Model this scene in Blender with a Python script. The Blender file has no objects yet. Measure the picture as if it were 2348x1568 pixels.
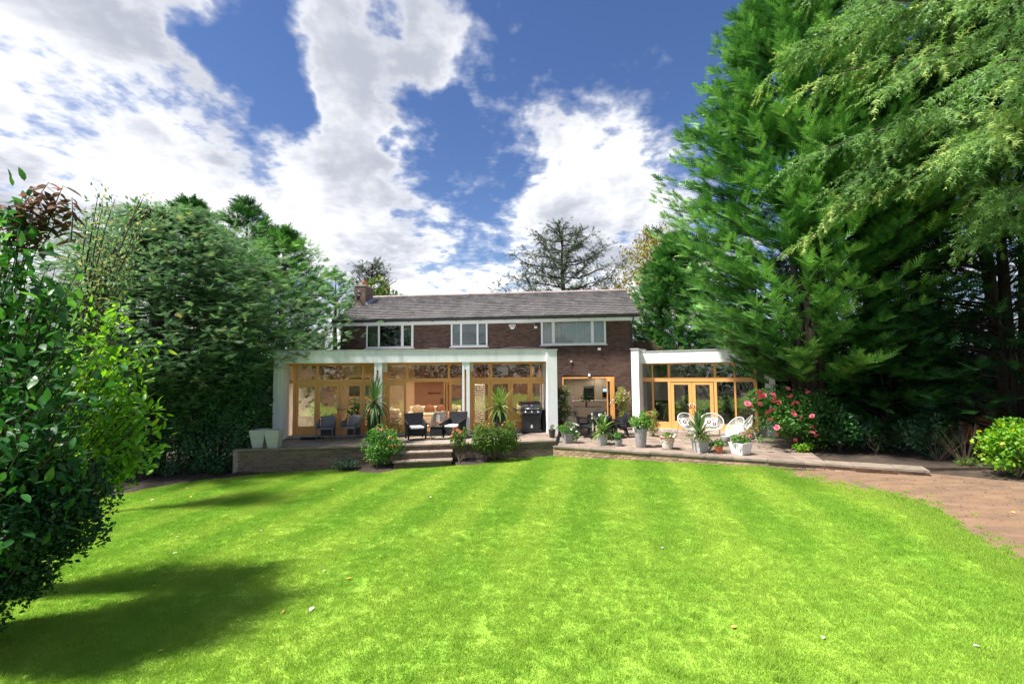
import bpy, math, random
import numpy as np
from mathutils import Vector, Matrix

rnd = random.Random(11)
rng = np.random.default_rng(11)
SC = bpy.context.scene
COL = SC.collection
rad = math.radians

# ------------------------------------------------------------------ camera
W0, H0, LENS = 2348.0, 1568.0, 16.7
FPX = LENS / 36 * W0
CAM = Vector((0, 0, 3.0))
cam_d = bpy.data.cameras.new('camera'); cam = bpy.data.objects.new('camera', cam_d); COL.objects.link(cam)
cam_d.lens = LENS; cam_d.sensor_width = 36; cam_d.clip_start = 0.05; cam_d.clip_end = 2000
CROT = Matrix.Rotation(rad(93.5), 3, 'X') @ Matrix.Rotation(rad(-0.6), 3, 'Z')
cam.location = CAM; cam.rotation_euler = CROT.to_euler()
SC.camera = cam

# ------------------------------------------------------------------ view, sun
SC.view_settings.view_transform = 'Standard'; SC.view_settings.look = 'None'
SC.view_settings.exposure = 1.7; SC.view_settings.gamma = 1.0
SC.view_settings.use_curve_mapping = False
SC.cycles.max_bounces = 6; SC.cycles.diffuse_bounces = 3; SC.cycles.glossy_bounces = 3
SC.cycles.transparent_max_bounces = 12; SC.cycles.transmission_bounces = 3
SC.cycles.sample_clamp_indirect = 4.0
SC.cycles.use_denoising = True; SC.cycles.denoising_prefilter = 'NONE'
SUN_EL, SUN_AZ = rad(60), rad(-112)           # azimuth from +Y, clockwise seen from above
SDIR = Vector((math.sin(SUN_AZ) * math.cos(SUN_EL), math.cos(SUN_AZ) * math.cos(SUN_EL), math.sin(SUN_EL)))
sd = bpy.data.lights.new('sun', 'SUN'); sd.energy = 3.7; sd.angle = rad(5.0); sd.color = (1.0, 0.95, 0.86)
sun = bpy.data.objects.new('sun', sd); COL.objects.link(sun)
sun.location = SDIR * 60; sun.rotation_euler = SDIR.to_track_quat('Z', 'Y').to_euler()

# ------------------------------------------------------------------ pixel helpers (photo measured at 2348 x 1568)
def ray(px, py):
    d = CROT @ Vector(((px - W0 / 2) / FPX, -(py - H0 / 2) / FPX, -1.0))
    return d
def at(px, py, Y):
    d = ray(px, py); return CAM + d * (Y / d.y)
def on_z(px, py, z):
    d = ray(px, py); return CAM + d * ((z - CAM.z) / d.z)
TILT = 0.027
def gz(x, y=0):
    return TILT * (max(-16, min(16, x)) - 1.5)
def on_ground(px, py):
    d = ray(px, py)
    t = (-TILT * 1.5 - CAM.z) / (d.z - TILT * d.x); return CAM + d * t
class Frame:
    """a wall plane: u runs along it, v into the building"""
    def __init__(s, ox, oy, yaw):
        s.o = Vector((ox, oy, 0)); s.yaw = yaw
        s.u = Vector((math.cos(yaw), math.sin(yaw), 0)); s.v = Vector((-math.sin(yaw), math.cos(yaw), 0))
    def hit(s, px, py, v=0.0):
        d = ray(px, py); p0 = s.o + s.v * v
        t = (p0 - CAM).dot(s.v) / d.dot(s.v); p = CAM + d * t
        return (p - s.o).dot(s.u), p.z
    def w(s, u, v, z): return s.o + s.u * u + s.v * v + Vector((0, 0, z))
FM = Frame(3.5, 22.4, rad(-5.9))      # brick house front
FL = Frame(-8.25, 18.4, rad(7.1))     # left glazed extension
FR = Frame(5.74, 20.96, rad(-29))     # right wing

# ------------------------------------------------------------------ node helpers
def world_nodes():
    w = bpy.data.worlds.new('World'); SC.world = w; w.use_nodes = True
    nt = w.node_tree; nt.nodes.clear(); L = nt.links
    def nd(t, **k):
        n = nt.nodes.new(t)
        for a, b in k.items(): setattr(n, a, b)
        return n
    def put(sock, v):
        if isinstance(v, bpy.types.NodeSocket): L.new(v, sock)
        else: sock.default_value = v
    def M(op, a, b=0.0, c=0.0, clamp=False):
        n = nd('ShaderNodeMath', operation=op, use_clamp=clamp)
        put(n.inputs[0], a); put(n.inputs[1], b); put(n.inputs[2], c); return n.outputs[0]
    def sstep(x, lo, hi):
        n = nd('ShaderNodeMapRange', interpolation_type='SMOOTHSTEP')
        put(n.inputs[0], x); put(n.inputs[1], lo); put(n.inputs[2], hi); return n.outputs[0]
    def mix(f, a, b):
        n = nd('ShaderNodeMix', data_type='RGBA'); put(n.inputs[0], f)
        put(n.inputs[6], a); put(n.inputs[7], b); return n.outputs[2]
    def noise(vec, scale, detail, rough, dist=0.0):
        n = nd('ShaderNodeTexNoise', noise_dimensions='2D'); put(n.inputs['Vector'], vec)
        n.inputs['Scale'].default_value = scale; n.inputs['Detail'].default_value = detail
        n.inputs['Roughness'].default_value = rough; n.inputs['Distortion'].default_value = dist
        return n.outputs[0]
    tc = nd('ShaderNodeTexCoord'); d = tc.outputs['Generated']
    sp = nd('ShaderNodeSeparateXYZ'); L.new(d, sp.inputs[0]); X, Y, Z = sp.outputs
    zc = M('ADD', M('MAXIMUM', Z, 0.0), 0.16)
    cb = nd('ShaderNodeCombineXYZ'); put(cb.inputs[0], M('DIVIDE', X, zc)); put(cb.inputs[1], M('DIVIDE', Y, zc)); put(cb.inputs[2], 3.7)
    P = cb.outputs[0]
    # wind-drawn streaks: the same plane squeezed across the wind
    mp = nd('ShaderNodeMapping'); mp.inputs['Rotation'].default_value = (0, 0, rad(-24)); mp.inputs['Scale'].default_value = (1.0, .42, 1.0); L.new(P, mp.inputs[0]); Q = mp.outputs[0]
    n1 = noise(Q, 1.5, 7, 0.60, 0.12)
    n2 = noise(P, 3.0, 7, 0.62, 0.15)
    n3 = noise(Q, 1.1, 5, 0.58, 0.1)
    n4 = noise(P, 11.0, 3, 0.65, 0.0)
    # where the cloud banks and blue gaps stand (directions in the sky)
    blobs = [(110, 120, .14, 300), (300, 330, .16, 170), (60, 380, .13, 230), (20, 40, .10, 300), (420, 400, .14, 130), (330, 40, .10, 130),
             (780, 60, .32, 75), (790, 150, .34, 80), (800, 240, .34, 85), (770, 330, .32, 95), (840, 390, .34, 105), (700, 430, .22, 100), (830, 490, .34, 120), (930, 330, .16, 55), (950, 560, .2, 150),
             (1380, 330, .30, 150), (1300, 210, .24, 90), (1480, 230, .22, 90), (1500, 480, .30, 160), (1250, 350, .14, 90), (1020, 50, .24, 90), (1080, 130, .20, 80), (1130, 230, .16, 90), (1200, 560, .24, 150), (1400, 600, .2, 150),
             (620, 100, -.60, 70), (560, 60, -.25, 55), (540, 180, -.36, 60), (480, 150, -.32, 55), (690, 180, -.42, 55), (610, 180, -.3, 60), (600, 270, -.24, 50), (660, 300, -.2, 45), (540, 330, -.2, 50), (200, 290, -.26, 50), (230, 360, -.2, 50), (180, 420, -.14, 60), (880, 60, -.28, 50), (920, 120, -.2, 50), (900, 230, -.12, 50),
             (1050, 400, -.52, 100), (980, 440, -.36, 65), (1010, 320, -.24, 55), (1080, 300, -.2, 60), (1200, 80, -.16, 100), (1300, 60, -.36, 130), (1470, 60, -.42, 190), (1620, 130, -.40, 170), (1610, 330, -.24, 80),
             (1200, 430, -.34, 55), (1250, 400, -.2, 45), (1150, 545, -.2, 60), (1560, 170, .22, 110), (1380, 100, .14, 90), (1900, 200, -.2, 300), (2200, 300, -.2, 300)]
    wn = nd('ShaderNodeTexNoise'); wn.inputs['Scale'].default_value = 4.2; wn.inputs['Detail'].default_value = 4; wn.inputs['Roughness'].default_value = .6; L.new(d, wn.inputs['Vector'])
    w1 = nd('ShaderNodeVectorMath', operation='SUBTRACT'); L.new(wn.outputs['Color'], w1.inputs[0]); w1.inputs[1].default_value = (.5, .5, .5)
    w2 = nd('ShaderNodeVectorMath', operation='MULTIPLY_ADD'); L.new(w1.outputs[0], w2.inputs[0]); w2.inputs[1].default_value = (.34, .34, .34); L.new(d, w2.inputs[2])
    w3 = nd('ShaderNodeVectorMath', operation='NORMALIZE'); L.new(w2.outputs[0], w3.inputs[0]); dw = w3.outputs[0]
    cov = None
    for px, py, a, r in blobs:
        v = ray(px, py).normalized()
        n = nd('ShaderNodeVectorMath', operation='DOT_PRODUCT'); L.new(dw, n.inputs[0]); n.inputs[1].default_value = v
        e = sstep(n.outputs['Value'], 1 - .5 * (1.9 * r / FPX) ** 2, 1.0)
        cov = M('MULTIPLY', e, a) if cov is None else M('MULTIPLY_ADD', e, a, cov)
    low = sstep(Z, 0.40, 0.12)
    f = M('ADD', M('MULTIPLY', M('SUBTRACT', n1, 0.5), 1.9), M('MULTIPLY', M('SUBTRACT', n2, 0.5), 2.3))
    f = M('ADD', f, M('MULTIPLY', M('SUBTRACT', n4, 0.5), 0.95))
    f = M('ADD', f, M('MULTIPLY', cov, 1.05)); f = M('MULTIPLY_ADD', low, 0.24, f); f = M('ADD', f, -0.12)
    dens = M('ADD', M('MULTIPLY', sstep(f, -0.50, 0.20), 0.42), M('MULTIPLY', sstep(f, -0.12, 0.34), 0.58))
    thick = sstep(f, 0.05, 0.7)
    # clouds: white where the light comes through, grey where the bank is deep
    shade = M('ADD', M('MULTIPLY', M('SUBTRACT', n3, 0.47), 4.2), M('MULTIPLY', M('SUBTRACT', n2, 0.5), 2.0))
    g = sstep(shade, -0.45, 0.85)
    g = M('MULTIPLY', g, M('MULTIPLY_ADD', thick, 0.35, 0.65))
    cloud = mix(g, (7.4, 7.45, 7.6, 1), (3.3, 3.5, 4.1, 1))
    vm = nd('ShaderNodeVectorMath', operation='SCALE'); L.new(cloud, vm.inputs[0]); vm.inputs['Scale'].default_value = 1.0
    sky = nd('ShaderNodeTexSky', sky_type='NISHITA'); sky.sun_disc = False
    sky.sun_elevation = SUN_EL; sky.sun_rotation = SUN_AZ; sky.altitude = 50; sky.air_density = 1.0; sky.dust_density = 0.25; sky.ozone_density = 2.0
    hs = nd('ShaderNodeHueSaturation'); hs.inputs['Hue'].default_value = .512; hs.inputs['Saturation'].default_value = 1.18; hs.inputs['Value'].default_value = 0.85; L.new(sky.outputs[0], hs.inputs['Color'])
    fin = mix(dens, hs.outputs[0], vm.outputs[0])
    bg = nd('ShaderNodeBackground'); L.new(fin, bg.inputs[0]); bg.inputs[1].default_value = 0.0515
    out = nd('ShaderNodeOutputWorld'); L.new(bg.outputs[0], out.inputs[0])
    w.cycles.sampling_method = 'MANUAL'; w.cycles.sample_map_resolution = 512
world_nodes()

# ------------------------------------------------------------------ materials
MATS = {}
def _new(name):
    m = bpy.data.materials.new(name); m.use_nodes = True; nt = m.node_tree
    return m, nt, nt.nodes, nt.links, nt.nodes['Principled BSDF']
def mat(name, c1, c2=None, scale=4.0, rough=0.6, bump=0.0, bscale=None, metal=0.0, spec=0.5, islands=0.0, dirt=None, dscale=1.3, detail=5, stretch=None, streak=None):
    """principled surface: noise between two own colours, optional per-piece variation, stains and relief"""
    m, nt, N, L, b = _new(name)
    c2 = c2 or tuple(v * 0.8 for v in c1)
    tc = N.new('ShaderNodeTexCoord'); vec = tc.outputs['Object']
    if stretch:
        mp = N.new('ShaderNodeMapping'); mp.inputs['Scale'].default_value = stretch; L.new(vec, mp.inputs[0]); vec = mp.outputs[0]
    n = N.new('ShaderNodeTexNoise'); n.inputs['Scale'].default_value = scale; n.inputs['Detail'].default_value = detail; L.new(vec, n.inputs[0])
    mr = N.new('ShaderNodeMapRange'); mr.inputs[1].default_value = .3; mr.inputs[2].default_value = .7; L.new(n.outputs[0], mr.inputs[0])
    mx = N.new('ShaderNodeMix'); mx.data_type = 'RGBA'; mx.inputs[6].default_value = (*c1, 1); mx.inputs[7].default_value = (*c2, 1); L.new(mr.outputs[0], mx.inputs[0])
    col = mx.outputs[2]
    if islands:
        g = N.new('ShaderNodeNewGeometry'); o = N.new('ShaderNodeObjectInfo')
        a = N.new('ShaderNodeMath'); a.operation = 'ADD'; L.new(g.outputs['Random Per Island'], a.inputs[0]); L.new(o.outputs['Random'], a.inputs[1])
        fr = N.new('ShaderNodeMath'); fr.operation = 'FRACT'; L.new(a.outputs[0], fr.inputs[0])
        r2 = N.new('ShaderNodeMapRange'); r2.inputs[3].default_value = 1 - islands; r2.inputs[4].default_value = 1 + islands; L.new(fr.outputs[0], r2.inputs[0])
        vs = N.new('ShaderNodeVectorMath'); vs.operation = 'SCALE'; L.new(col, vs.inputs[0]); L.new(r2.outputs[0], vs.inputs['Scale']); col = vs.outputs[0]
    if dirt:
        g = N.new('ShaderNodeNewGeometry')
        n3 = N.new('ShaderNodeTexNoise'); n3.inputs['Scale'].default_value = dscale; n3.inputs['Detail'].default_value = 6; n3.inputs['Roughness'].default_value = .65; dv = g.outputs['Position']
        if streak: m4 = N.new('ShaderNodeMapping'); m4.inputs['Scale'].default_value = streak; L.new(dv, m4.inputs[0]); dv = m4.outputs[0]
        L.new(dv, n3.inputs[0])
        r3 = N.new('ShaderNodeMapRange'); r3.inputs[1].default_value = .5; r3.inputs[2].default_value = .72; r3.inputs[4].default_value = dirt[3] if len(dirt) > 3 else .6; L.new(n3.outputs[0], r3.inputs[0])
        m3 = N.new('ShaderNodeMix'); m3.data_type = 'RGBA'; L.new(r3.outputs[0], m3.inputs[0]); L.new(col, m3.inputs[6]); m3.inputs[7].default_value = (*dirt[:3], 1); col = m3.outputs[2]
    L.new(col, b.inputs['Base Color'])
    b.inputs['Roughness'].default_value = rough; b.inputs['Metallic'].default_value = metal; b.inputs['Specular IOR Level'].default_value = spec
    if bump:
        n2 = N.new('ShaderNodeTexNoise'); n2.inputs['Scale'].default_value = bscale or scale * 4; n2.inputs['Detail'].default_value = 4; L.new(vec, n2.inputs[0])
        bp = N.new('ShaderNodeBump'); bp.inputs['Strength'].default_value = bump; bp.inputs['Distance'].default_value = .02; L.new(n2.outputs[0], bp.inputs['Height']); L.new(bp.outputs[0], b.inputs['Normal'])
    MATS[name] = m; return m
def leafmat(name, c1, c2, c3=None, trans=0.35, rough=0.5, spec=0.3):
    """leaves: colour varies with the point attribute 'tone'; light passes through them"""
    m, nt, N, L, b = _new(name)
    at_ = N.new('ShaderNodeAttribute'); at_.attribute_name = 'tone'
    o = N.new('ShaderNodeObjectInfo')
    ad = N.new('ShaderNodeMath'); ad.operation = 'MULTIPLY_ADD'; L.new(o.outputs['Random'], ad.inputs[0]); ad.inputs[1].default_value = .35; L.new(at_.outputs['Fac'], ad.inputs[2])
    cr = N.new('ShaderNodeValToRGB'); e = cr.color_ramp.elements
    e[0].position = .1; e[0].color = (*c1, 1); e[1].position = .8; e[1].color = (*c2, 1)
    if c3: x = cr.color_ramp.elements.new(1.0); x.color = (*c3, 1)
    L.new(ad.outputs[0], cr.inputs[0]); L.new(cr.outputs[0], b.inputs['Base Color'])
    b.inputs['Roughness'].default_value = rough; b.inputs['Specular IOR Level'].default_value = spec
    t = N.new('ShaderNodeBsdfTranslucent')
    hs = N.new('ShaderNodeHueSaturation'); hs.inputs['Hue'].default_value = .485; hs.inputs['Saturation'].default_value = 1.1; hs.inputs['Value'].default_value = 1.7; L.new(cr.outputs[0], hs.inputs['Color']); L.new(hs.outputs[0], t.inputs[0])
    mx = N.new('ShaderNodeMixShader'); mx.inputs[0].default_value = trans
    L.new(b.outputs[0], mx.inputs[1]); L.new(t.outputs[0], mx.inputs[2]); L.new(mx.outputs[0], N['Material Output'].inputs[0])
    MATS[name] = m; return m
def glassmat(name, tint=(.9, .93, .92), refl=1.0):
    m, nt, N, L, b = _new(name); N.remove(b)
    tr = N.new('ShaderNodeBsdfTransparent'); tr.inputs[0].default_value = (*tint, 1)
    gl = N.new('ShaderNodeBsdfGlossy'); gl.inputs['Roughness'].default_value = .01
    fr = N.new('ShaderNodeFresnel'); fr.inputs['IOR'].default_value = 1.5
    mu = N.new('ShaderNodeMath'); mu.operation = 'MULTIPLY_ADD'; mu.use_clamp = True; mu.inputs[1].default_value = 1.7 * refl; mu.inputs[2].default_value = .03; L.new(fr.outputs[0], mu.inputs[0])
    n = N.new('ShaderNodeTexNoise'); n.inputs['Scale'].default_value = .9; g = N.new('ShaderNodeNewGeometry'); L.new(g.outputs['Position'], n.inputs[0])
    bp = N.new('ShaderNodeBump'); bp.inputs['Strength'].default_value = .05; bp.inputs['Distance'].default_value = .3; L.new(n.outputs[0], bp.inputs['Height']); L.new(bp.outputs[0], gl.inputs['Normal'])
    mx = N.new('ShaderNodeMixShader'); L.new(mu.outputs[0], mx.inputs[0]); L.new(tr.outputs[0], mx.inputs[1]); L.new(gl.outputs[0], mx.inputs[2]); L.new(mx.outputs[0], N['Material Output'].inputs[0])
    MATS[name] = m; return m
def emitmat(name, col, s):
    m, nt, N, L, b = _new(name); b.inputs['Emission Color'].default_value = (*col, 1); b.inputs['Emission Strength'].default_value = s; b.inputs['Base Color'].default_value = (.8, .8, .8, 1); MATS[name] = m; return m
def turfmat(name, blades):
    """lawn colour from the place itself: mown stripes, yellower and darker patches, bare specks"""
    m, nt, N, L, b = _new(name)
    g = N.new('ShaderNodeNewGeometry'); pos = g.outputs['Position']
    def noise(s, d, r=.6):
        n = N.new('ShaderNodeTexNoise'); n.inputs['Scale'].default_value = s; n.inputs['Detail'].default_value = d; n.inputs['Roughness'].default_value = r; L.new(pos, n.inputs[0]); return n.outputs[0]
    def rng_(v, a, c, lo=0., hi=1.):
        n = N.new('ShaderNodeMapRange'); n.interpolation_type = 'SMOOTHSTEP'
        for i, x in enumerate((a, c, lo, hi)): n.inputs[i + 1].default_value = x
        L.new(v, n.inputs[0]); return n.outputs[0]
    def mix(f, a, c):
        n = N.new('ShaderNodeMix'); n.data_type = 'RGBA'
        for s, v in ((0, f), (6, a), (7, c)):
            if isinstance(v, bpy.types.NodeSocket): L.new(v, n.inputs[s])
            else: n.inputs[s].default_value = v
        return n.outputs[2]
    def math_(op, a, c):
        n = N.new('ShaderNodeMath'); n.operation = op
        for s, v in ((0, a), (1, c)):
            if isinstance(v, bpy.types.NodeSocket): L.new(v, n.inputs[s])
            else: n.inputs[s].default_value = v
        return n.outputs[0]
    big, mid, fine = noise(.42, 4), noise(2.0, 7, .7), noise(13, 5, .75)
    sp = N.new('ShaderNodeSeparateXYZ'); L.new(pos, sp.inputs[0])
    st = math_('SINE', math_('ADD', math_('MULTIPLY', sp.outputs[0], 3.6), math_('ADD', math_('MULTIPLY', sp.outputs[1], -.75), math_('MULTIPLY', big, 1.6))), 0)
    near = rng_(sp.outputs[1], 4, 12)
    stripe = math_('MULTIPLY', rng_(st, -.6, .6, -.5, .5), math_('MULTIPLY', near, .75))
    f = math_('ADD', math_('ADD', math_('MULTIPLY', rng_(big, .33, .68), .5), math_('MULTIPLY', rng_(mid, .3, .7), .34)), stripe)
    col = mix(f, (.200, .362, .038, 1), (.318, .448, .064, 1))
    col = mix(rng_(fine, .58, .85, 0, .22), col, (.46, .52, .12, 1))
    col = mix(rng_(math_('ADD', mid, math_('MULTIPLY', fine, .5)), .90, 1.03, 0, .75), col, (.19, .15, .06, 1))
    if not blades: col = mix(rng_(fine, .35, .6, .35, .0), col, (.05, .09, .015, 1))
    L.new(col, b.inputs['Base Color']); b.inputs['Roughness'].default_value = .6; b.inputs['Specular IOR Level'].default_value = .2
    if blades:
        t = N.new('ShaderNodeBsdfTranslucent'); hs = N.new('ShaderNodeHueSaturation'); hs.inputs['Value'].default_value = 1.5; L.new(col, hs.inputs['Color']); L.new(hs.outputs[0], t.inputs[0])
        mx = N.new('ShaderNodeMixShader'); mx.inputs[0].default_value = .35; L.new(b.outputs[0], mx.inputs[1]); L.new(t.outputs[0], mx.inputs[2]); L.new(mx.outputs[0], N['Material Output'].inputs[0])
    MATS[name] = m; return m
turfmat('turf', False); turfmat('turf_blade', True)
mat('soil', (.030, .021, .016), (.060, .040, .028), 6, .95, .9, 26, dirt=(.10, .065, .04, .5), dscale=3)
mat('bark_soil', (.022, .015, .012), (.045, .030, .023), 14, .95, 1.0, 50)
mat('red_earth', (.235, .145, .088), (.15, .09, .055), 3.0, .95, 1.0, 46, dirt=(.115, .078, .055, .85), dscale=1.4, detail=10, stretch=(.6, 1.5, 1))
mat('slab', (.255, .19, .152), (.195, .148, .124), 2.2, .78, .35, 14, islands=.2, dirt=(.10, .08, .065, .6), dscale=1.6)
mat('coping', (.25, .20, .16), (.17, .135, .11), 3, .8, .4, 18, islands=.15, dirt=(.07, .06, .045, .7), dscale=2.4)
mat('mortar', (.30, .26, .22), (.21, .18, .15), 9, .95, .5, 40)
mat('house_mortar', (.050, .031, .026), (.036, .023, .02), 9, .95, .4, 40)
mat('house_brick', (.108, .061, .047), (.078, .043, .035), 7, .85, .35, 40, islands=.34, dirt=(.165, .10, .075, .5), dscale=.9)
mat('terrace_brick', (.155, .105, .08), (.105, .068, .054), 6, .9, .6, 30, islands=.30, dirt=(.19, .14, .105, .55), dscale=1.5)
mat('step_brick', (.40, .27, .17), (.26, .165, .115), 5, .9, .6, 30, islands=.28, dirt=(.11, .08, .06, .7), dscale=1.4)
mat('render_white', (.84, .85, .88), (.79, .80, .83), 1.2, .85, .15, 60, dirt=(.50, .51, .49, .5), dscale=1.0, streak=(4.5, 4.5, .5))
mat('cap_grey', (.42, .43, .43), (.34, .35, .35), 4, .8, .2, 30)
mat('upvc', (.82, .82, .82), (.78, .78, .78), 3, .35)
mat('gutter_black', (.018, .018, .021), (.026, .026, .03), 5, .4)
mat('oak', (.82, .40, .135), (.68, .31, .095), 2.0, .45, .12, 30, stretch=(14, 14, 1.0))
mat('oak_h', (.82, .40, .135), (.68, .31, .095), 2.0, .45, .12, 30, stretch=(1.0, 14, 14))
mat('roof_tile', (.27, .25, .255), (.185, .17, .175), 5, .8, .6, 26, islands=.22, dirt=(.38, .36, .34, .5), dscale=1.1)
mat('ridge_tile', (.30, .24, .23), (.21, .17, .165), 5, .8, .5, 26, islands=.12)
mat('lead', (.27, .30, .36), (.20, .22, .27), 5, .5, .2)
mat('terracotta', (.46, .15, .07), (.36, .11, .05), 6, .75, .2)
mat('rattan_black', (.011, .012, .016), (.019, .020, .026), 60, .6, .9, 120, spec=.25)
mat('mesh_grey', (.20, .20, .225), (.155, .155, .18), 90, .6, .4, 200)
mat('cushion_white', (.74, .74, .74), (.66, .66, .67), 6, .9, .2, 60)
mat('cream_fabric', (.80, .72, .63), (.72, .63, .54), 20, .9, .3, 120)
mat('steel', (.62, .62, .63), (.5, .5, .5), 20, .28, metal=1.0)
mat('black_gloss', (.010, .010, .012), (.016, .016, .018), 3, .22)
mat('black_plastic', (.020, .020, .022), (.030, .030, .032), 12, .5)
mat('dark_enamel', (.035, .035, .039), (.026, .026, .03), 8, .4, spec=.3)
mat('grey_pot', (.30, .29, .29), (.25, .245, .245), 3, .6, .1, 30, dirt=(.18, .17, .15, .3), dscale=4)
mat('pale_pot', (.44, .45, .45), (.36, .37, .37), 3, .7, .2, 30, dirt=(.24, .23, .19, .4), dscale=4)
mat('dark_pot', (.055, .045, .042), (.04, .033, .03), 3, .6)
mat('urn_white', (.70, .66, .60), (.55, .47, .40), 7, .8, .3, 20, dirt=(.5, .28, .18, .4), dscale=9)
mat('white_pot', (.76, .76, .75), (.70, .70, .69), 3, .45, dirt=(.5, .48, .43, .3), dscale=5)
mat('wicker_white', (.74, .73, .71), (.64, .63, .61), 30, .6)
mat('brown_print', (.12, .045, .03), (.09, .035, .025), 10, .9)
mat('chair_leg', (.20, .13, .11), (.15, .10, .085), 10, .5)
mat('white_paint', (.80, .80, .79), (.76, .76, .75), 4, .4)
mat('bark', (.050, .034, .026), (.026, .018, .014), 5, .95, 1.0, 24, stretch=(1, 1, .25))
mat('twig', (.12, .085, .058), (.08, .055, .038), 9, .9)
mat('fence_wood', (.40, .17, .06), (.27, .105, .036), 2.5, .8, .3, 40, stretch=(9, 9, .6), islands=.2)
mat('concrete', (.46, .44, .42), (.36, .345, .33), 5, .9, .4, 40)
mat('warm_wall', (.47, .34, .24), (.43, .305, .215), 1, .9)
mat('brown_wall', (.22, .115, .075), (.19, .10, .065), 1, .9)
mat('cream_wall', (.66, .60, .52), (.62, .565, .49), 1, .9)
mat('grey_wall', (.44, .43, .41), (.40, .39, .375), 1, .9)
mat('ceiling_white', (.72, .70, .67), (.68, .66, .63), 1, .9)
mat('floor_wood', (.30, .17, .085), (.24, .13, .065), 3, .4, stretch=(1, 12, 1))
mat('floor_tile', (.50, .48, .46), (.45, .43, .41), 1, .3)
mat('cabinet_cream', (.62, .54, .43), (.58, .50, .40), .8, .35)
mat('sofa_white', (.66, .58, .48), (.6, .52, .43), 8, .9, .2, 60)
mat('sofa_grey', (.20, .215, .20), (.15, .165, .155), 8, .9, .3, 60)
mat('cushion_brown', (.15, .06, .035), (.21, .10, .06), 8, .9)
mat('cushion_beige', (.42, .35, .27), (.24, .20, .16), 12, .9)
mat('dark_wood', (.05, .03, .022), (.035, .02, .015), 5, .4)
mat('dark_panel', (.040, .034, .034), (.055, .047, .045), 2, .6)
mat('curtain_cream', (.62, .60, .50), (.5, .49, .41), 5, .9)
mat('curtain_green', (.42, .46, .38), (.34, .38, .31), 5, .9)
mat('blind_grey', (.40, .45, .50), (.36, .41, .46), 5, .8)
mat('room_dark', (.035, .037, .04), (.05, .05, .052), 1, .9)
mat('petal_pink', (.78, .16, .25), (.62, .07, .14), 30, .7)
mat('petal_pale', (.80, .52, .62), (.70, .36, .50), 30, .7)
mat('petal_white', (.82, .80, .78), (.74, .68, .70), 30, .7)
mat('petal_red', (.62, .03, .05), (.50, .02, .05), 30, .7)
mat('petal_orange', (.75, .22, .10), (.62, .12, .07), 30, .7)
mat('petal_magenta', (.45, .03, .16), (.35, .02, .12), 30, .7)
mat('petal_yellow', (.70, .60, .10), (.6, .45, .08), 30, .7)
mat('dry_leaf', (.62, .36, .06), (.5, .25, .06), 30, .7)
mat('pale_leaf', (.72, .70, .62), (.6, .55, .45), 30, .7)
mat('mat_black', (.012, .012, .013), (.02, .02, .02), 40, .95, .5, 100)
glassmat('glass'); glassmat('glass_dark', (.70, .76, .74), 1.3)
emitmat('lamp_warm', (1.0, .80, .55), 14); emitmat('sky_panel', (.55, .72, .95), .55); emitmat('screen_blue', (.10, .35, .55), .5); emitmat('lamp_dim', (1.0, .78, .55), 1.2)
leafmat('leyland', (.011, .055, .018), (.060, .195, .042), (.22, .45, .11), trans=.12)  # wide ramp: the crown's highlights and shaded depths put into the leaf colour
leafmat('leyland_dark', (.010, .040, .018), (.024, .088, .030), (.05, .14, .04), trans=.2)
leafmat('deodar', (.058, .15, .048), (.165, .31, .078), (.38, .48, .14))
leafmat('cedar_far', (.030, .050, .030), (.060, .085, .050))
leafmat('yew', (.050, .115, .058), (.150, .270, .115), (.33, .31, .12))
leafmat('ivy', (0.014, 0.055, 0.022), (0.038, 0.125, 0.042), (0.09, 0.2, 0.06), trans=.2, rough=.4)
leafmat('laurel_dark', (.010, .050, .016), (.035, .140, .028), (.10, .27, .05), trans=.3, rough=.42, spec=.4)
leafmat('laurel_sunlit', (.06, .19, .025), (.16, .36, .04), (.34, .48, .08), trans=.42, rough=.4, spec=.3)  # same plant as the dark laurel, with sunlight put into the leaf colour
leafmat('bush_dark', (0.008, 0.034, 0.014), (0.02, 0.068, 0.024), (0.04, 0.12, 0.035), trans=.2, rough=.4)
leafmat('rose_leaf', (.040, .130, .028), (.12, .29, .055), (.30, .38, .08))
leafmat('shrub_mid', (.045, .115, .022), (.14, .215, .04), (.30, .25, .07))
leafmat('gold_leaf', (.05, .20, .02), (.22, .42, .03), (.60, .60, .06), trans=.45)
leafmat('birch', (.10, .115, .025), (.24, .23, .04), (.34, .30, .06))
leafmat('plum', (.045, .045, .030), (.105, .070, .045), (.20, .10, .07))
leafmat('cordy', (.060, .150, .035), (.17, .28, .06), (.33, .35, .10), trans=.25, rough=.4)
leafmat('cordy_dark', (.035, .10, .035), (.10, .185, .06), (.22, .26, .08), trans=.25, rough=.4)
leafmat('trail_pale', (.13, .18, .04), (.30, .33, .09), (.42, .38, .14))
leafmat('blue_shrub', (.03, .065, .045), (.075, .125, .085))
leafmat('fern', (.018, .06, .015), (.05, .12, .025))
leafmat('dry_twig', (.09, .06, .03), (.17, .12, .055))

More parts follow.
